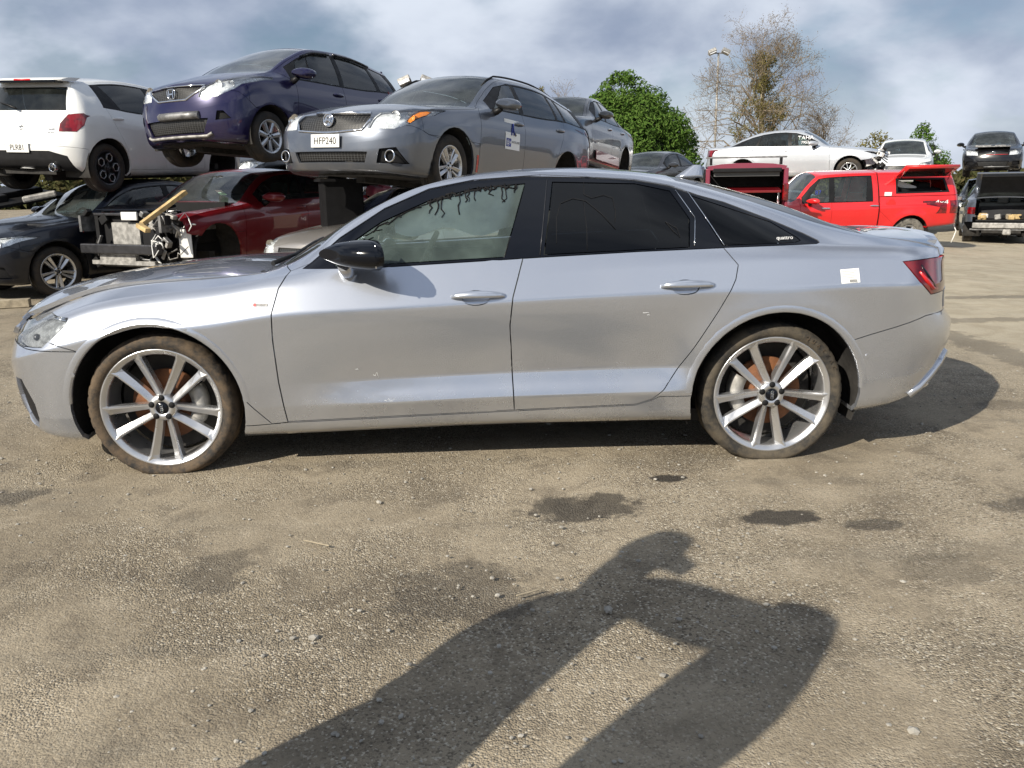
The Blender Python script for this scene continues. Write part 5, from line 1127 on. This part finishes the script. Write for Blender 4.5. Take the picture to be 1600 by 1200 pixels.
def bush_tree(name, label, x, y, z0, prof_, n, size, mat, seed):
    """prof_: (height, centre offset, half width) rows of the crown outline"""
    rs = np.random.RandomState(seed); r_ = empty(name, (x, y, z0)); tag(r_, label, 'tree'); cs = []
    hs = [p[0] for p in prof_]; co_ = C([(p[0], p[1]) for p in prof_]); hw_ = C([(p[0], p[2]) for p in prof_])
    for k in range(140):
        h = hs[0]+(hs[-1]-hs[0])*rs.uniform(0, 1)**.75; a = rs.uniform(0, 2*pi); w_ = hw_(h); rr2 = min(max(.26, w_*.34), .80)*rs.uniform(.8, 1.15); rad = max(0, w_-rr2*.8); cs.append(((co_(h)+rad*cos(a), rad*sin(a)*.8, h), rr2))
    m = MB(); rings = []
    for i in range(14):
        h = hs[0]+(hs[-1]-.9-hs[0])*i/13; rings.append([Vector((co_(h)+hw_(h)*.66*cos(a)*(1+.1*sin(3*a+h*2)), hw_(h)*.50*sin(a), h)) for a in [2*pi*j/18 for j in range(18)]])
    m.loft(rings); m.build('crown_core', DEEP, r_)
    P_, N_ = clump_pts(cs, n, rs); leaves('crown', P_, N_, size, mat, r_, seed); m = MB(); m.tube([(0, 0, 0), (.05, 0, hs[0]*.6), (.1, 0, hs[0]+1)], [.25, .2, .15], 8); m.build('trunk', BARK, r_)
bush_tree('leafy_tree', 'dense rounded green tree behind the end of the left car row', 8.1, 30, -.4, [(.4, .1, 1.6), (1.6, .1, 2.0), (2.6, .05, 2.25), (3.6, -.1, 2.15), (4.6, -.5, 1.65), (5.3, -.75, 1.05), (5.85, -.8, .45)], 42000, .085, LEAFG, 3)
def bare_tree(name, label, x, y, z0, H, spread, depth, seed, mat, lean=0, leafn=0, lm=None, rad=.16, up=.35, twig=.5):
    rg = random.Random(seed); r_ = empty(name, (x, y, z0)); tag(r_, label, 'tree'); tr, br = MB(), MB(); tips = []
    def rec(p, d, ln, r, k):
        pts = [p]; rs_ = [r]; q = p.copy(); dd = d.copy()
        for i in range(3):
            dd = (dd+Vector((rg.gauss(0, .16), rg.gauss(0, .16), rg.gauss(0, .10)+up*.12))).normalized(); q = q+dd*ln/3; pts.append(q.copy()); rs_.append(r*(1-.16*(i+1)))
        (tr if k == 0 else br).tube(pts, rs_, 6 if k < 2 else 3, False)
        for pp in pts[1:]: tips.append((pp, k))
        if k >= depth: return
        nb = 3 if k < 2 else rg.choice([2, 3, 3])
        for b in range(nb):
            a = rg.uniform(0, 2*pi); t = rg.uniform(.35, 1.0); base = pts[0].lerp(pts[-1], t) if b else pts[-1]; o = dd.orthogonal().normalized(); o.rotate(Matrix.Rotation(a, 3, dd)); nd = (dd*(1-spread*.5)+o*spread*rg.uniform(.6, 1.2)).normalized(); rec(base, nd, ln*rg.uniform(.62, .82), max(r*.58, .009), k+1)
    p = Vector((0, 0, 0)); n = 6
    trunk = [(lean*(i/n)**1.5+rg.uniform(-.05, .05), rg.uniform(-.05, .05), H*.8*i/n) for i in range(n+1)]; tr.tube(trunk, [rad*(1-.75*i/n) for i in range(n+1)], 8)
    for i in range(2, n+1):
        for b in range(5 if i < n else 4):
            a = rg.uniform(0, 2*pi); f = i/n; rec(Vector(trunk[i]), Vector((cos(a), sin(a), .5+.7*f)).normalized(), H*twig*.36*(1.25-.75*f), rad*.32*(1.3-f), 1)
    tr.build('trunk', mat, r_); br.build('branches', BARK, r_)
    if leafn:
        rs = np.random.RandomState(seed); ts = [t for t, k in tips]; idx = rs.choice(len(ts), leafn); leaves('crown', [np.array(ts[i])+rs.normal(0, .12, 3) for i in idx], rs.normal(0, 1, (leafn, 3)), .034, lm, r_, seed)
    return r_
bt = bare_tree('bare_tree', 'tall bare tree with ivy round its trunk behind the silver sedan', 16.3, 40, -.4, 9.5, .80, 5, 4, BARKP, -.2, 14000, LEAFD, .20, .34, .70)
rs = np.random.RandomState(9); cs = []
for k in range(120):
    h = rs.uniform(1.8, 8.0); w_ = 2.3*(1-(h-1.8)/6.4)**.8+.25; a = rs.uniform(0, 2*pi); rad = rs.uniform(.1, 1)*w_; cs.append(((-.1+rad*cos(a), rad*sin(a), h), rs.uniform(.16, .40)))
P_, N_ = clump_pts(cs, 13000, rs); leaves('ivy', P_, N_, .06, LEAFY, bt, 5)
bare_tree('bare_tree', 'small bare whitish tree left of the dense green tree', 6.4, 45, -.4, 7.6, .6, 3, 8, BARKP, 0, 600, LEAFD, .12, .6, .5)
bare_tree('brushy_tree', 'brown twiggy tree to the right of the tall bare tree', 20.6, 43, -.4, 5.6, .7, 4, 12, BARK, .2, 5000, LEAFD, .14, .5, .6)
bare_tree('brushy_tree', 'brown twiggy tree between the green tree and the light pole', 12.4, 47, -.4, 4.6, .7, 4, 15, BARK, 0, 3500, LEAFD, .12, .5, .6)
bush_tree('shrub', 'yellow green shrub top left of the dense green tree', 4.7, 40, -.4, [(1, 0, .6), (4, 0, .8), (5.6, 0, .6), (6.3, 0, .2)], 2500, .09, LEAFY, 21)
bush_tree('shrub', 'round shrub behind the pale hatchback', 20.1, 35, -.4, [(.5, 0, 1.0), (2, 0, 1.3), (3.2, 0, .9), (3.7, 0, .3)], 3500, .08, LEAFY, 22)
bush_tree('shrub', 'upright green shrub left of the black hatchback', 22.4, 35, -.4, [(.5, 0, 1.2), (2, 0, 1.3), (3.4, -.1, .7), (4.1, -.2, .2)], 4500, .08, LEAFG, 23)
def hedge():
    rs = np.random.RandomState(31); P_, N_ = [], []
    for k in range(26000):
        x = rs.uniform(-90, 110); h = (2.4+.8*sin(x*.21)+.6*sin(x*.53+1)+.4*sin(x*1.3))*sqrt(rs.uniform(0, 1)); P_.append((x, 62+rs.uniform(-1.5, 1.5)+8*sin(x*.05), h-.4)); N_.append((0, -1, .6))
    o = leaves('distant_hedge', P_, N_, .34, LEAFB, None, 4); o['kind'] = 'stuff'; o['label'] = 'far line of brown green trees and scrub along the horizon'
    m = MB(); m.loft([[Vector((x, 62.6+8*sin(x*.05), -.6)), Vector((x, 62.6+8*sin(x*.05), 1.6+.6*sin(x*.21)+.4*sin(x*.53+1))), Vector((x, 66+8*sin(x*.05), 1.0))] for x in range(-95, 116, 3)], False, False); struct(m.build('embankment', DEEP))
hedge()
# ------------------------------------------------------------------ small stones, chips and twigs on the yard
def pebbles():
    rg = random.Random(2); m = MB(); ico = bmesh.new(); bmesh.ops.create_icosphere(ico, subdivisions=1, radius=1); iv = [v.co.copy() for v in ico.verts]; ico.verts.index_update(); fc = [[v.index for v in f.verts] for f in ico.faces]; ico.free()
    for k in range(2600):
        y = -3.4+5.2*rg.random()**1.6; x = rg.uniform(-1.6, 5.2)*(1 if y < 0 else 1.25); s_ = rg.choice([.003, .004, .004, .005, .006, .008])*rg.uniform(.7, 1.3)
        if rg.random() < .015: s_ = rg.uniform(.010, .018)
        e_ = [rg.uniform(.7, 1.3) for i in range(3)]; a = rg.uniform(0, 6.3); ca, sa = cos(a), sin(a)
        m.add([(x+s_*(v.x*e_[0]*ca-v.y*e_[1]*sa), y+s_*(v.x*e_[0]*sa+v.y*e_[1]*ca), gz(x, y)+.004+s_*.55*v.z*e_[2]) for v in iv], fc)
    o = m.build('loose_stones', CONCB); o['kind'] = 'stuff'; o['label'] = 'loose stones and grit scattered over the yard'
pebbles()
for i, (a, b, lb) in enumerate((((1.62, -2.22, .012), (1.70, -2.18, .012), 'pale twig lying on the dark oil patch in the foreground'), ((.82, -1.72, .01), (.93, -1.78, .01), 'thin straw lying left of the large shadow'))):
    stick('twig', a, b, .007, .006, TIMB, lb, 'twig')
# ------------------------------------------------------------------ made-up figure outside the frame, shaped to cast the foreground shadow
def shadow_figure():
    e_s = Vector((sin(SUN_AZ), cos(SUN_AZ), 0)); e_w = Vector((cos(SUN_AZ), -sin(SUN_AZ), 0)); k = 1/math.tan(SUN_EL); S0 = -2.55
    def P(w_, s_, d=0): z = (s_-S0)/k; return e_w*w_+e_s*(S0+d)+Vector((0, 0, z))
    me = bpy.data.meshes.new('shadow_figure'); J = []; E_ = []; Rr = []
    def j(p, r, par=None): J.append(p); Rr.append(r); (E_.append((par, len(J)-1)) if par is not None else None); return len(J)-1
    zz = lambda z: S0+z*k
    pel = j(P(2.98, zz(.95)), .16); ch = j(P(2.93, zz(1.25)), .17, pel); nk = j(P(2.88, zz(1.52)), .075, ch); hd = j(P(2.84, zz(1.66)), .105, nk); tp = j(P(2.84, zz(1.79)), .085, hd)
    for sg, dw in ((-1, -.11), (1, .11)):
        h = j(P(2.98+dw, zz(.86)), .11, pel); kn = j(P(2.98+dw*1.2, zz(.48), .03), .075, h); an = j(P(2.98+dw*1.3, zz(.09)), .05, kn); j(P(2.98+dw*1.3, zz(.04), .16), .045, an)
    sh = j(P(2.98, zz(1.58)), .11, ch); el = j(P(3.28, zz(1.55), .05), .115, sh); wr = j(P(3.48, zz(1.555), .1), .09, el); j(P(3.58, zz(1.60), .12), .07, wr)
    s2 = j(P(2.80, zz(1.42)), .075, ch); e2 = j(P(2.76, zz(1.15), .1), .055, s2); w2 = j(P(2.80, zz(.92), .2), .04, e2); j(P(2.81, zz(.82), .22), .045, w2)
    me.from_pydata([tuple(p) for p in J], E_, []); o = new_obj('shadow_figure', me, plain('work_clothes', (.06, .07, .09), .9)); md = o.modifiers.new('skin', 'SKIN'); sv = me.skin_vertices[0].data
    for i, r in enumerate(Rr): sv[i].radius = (r, r)
    sv[0].use_root = True; sb = o.modifiers.new('sub', 'SUBSURF'); sb.levels = 2; sb.render_levels = 2
    tag(o, 'added figure with raised arm, out of view left of the camera, shaped to cast the foreground shadow', 'shadow_figure')
    c = MB(); hp = P(2.84, zz(1.80)); c.loft([[hp+e_w*(.11*cos(a)*f)+e_s*(.11*sin(a)*f)+Vector((0, 0, z_)) for a in [2*pi*i/16 for i in range(16)]] for f, z_ in ((1.0, -.06), (1.0, 0), (.8, .06), (.3, .09))]); c.loft([[hp+e_w*(.06+.13*t)+e_s*y_+Vector((0, 0, -.03-.02*t)) for y_ in (-.08+.03*t, 0, .08-.03*t)]+[hp+e_w*(.06+.13*t)+e_s*y_+Vector((0, 0, -.045-.02*t)) for y_ in (.08-.03*t, 0, -.08+.03*t)] for t in (0, .5, 1)]); c.build('cap', INK, o)
    jm = MB(); rings = []  # jacket added out of view to cast the right part of the shadow
    for i in range(9):
        f = i/8; wv = .105+.05*sin(pi*min(1, f*1.2)); rings.append([P(3.47+wv*cos(a)+.02*sin(5*f), zz(1.66-.95*f), .1+.07*sin(a)) for a in [2*pi*q/14 for q in range(14)]])
    jm.loft(rings); ja = jm.build('shadow_jacket', plain('jacket_cloth', (.05, .05, .055), .9)); tag(ja, 'added jacket held by the unseen figure, shaped to cast the right part of the foreground shadow', 'jacket')
shadow_figure()
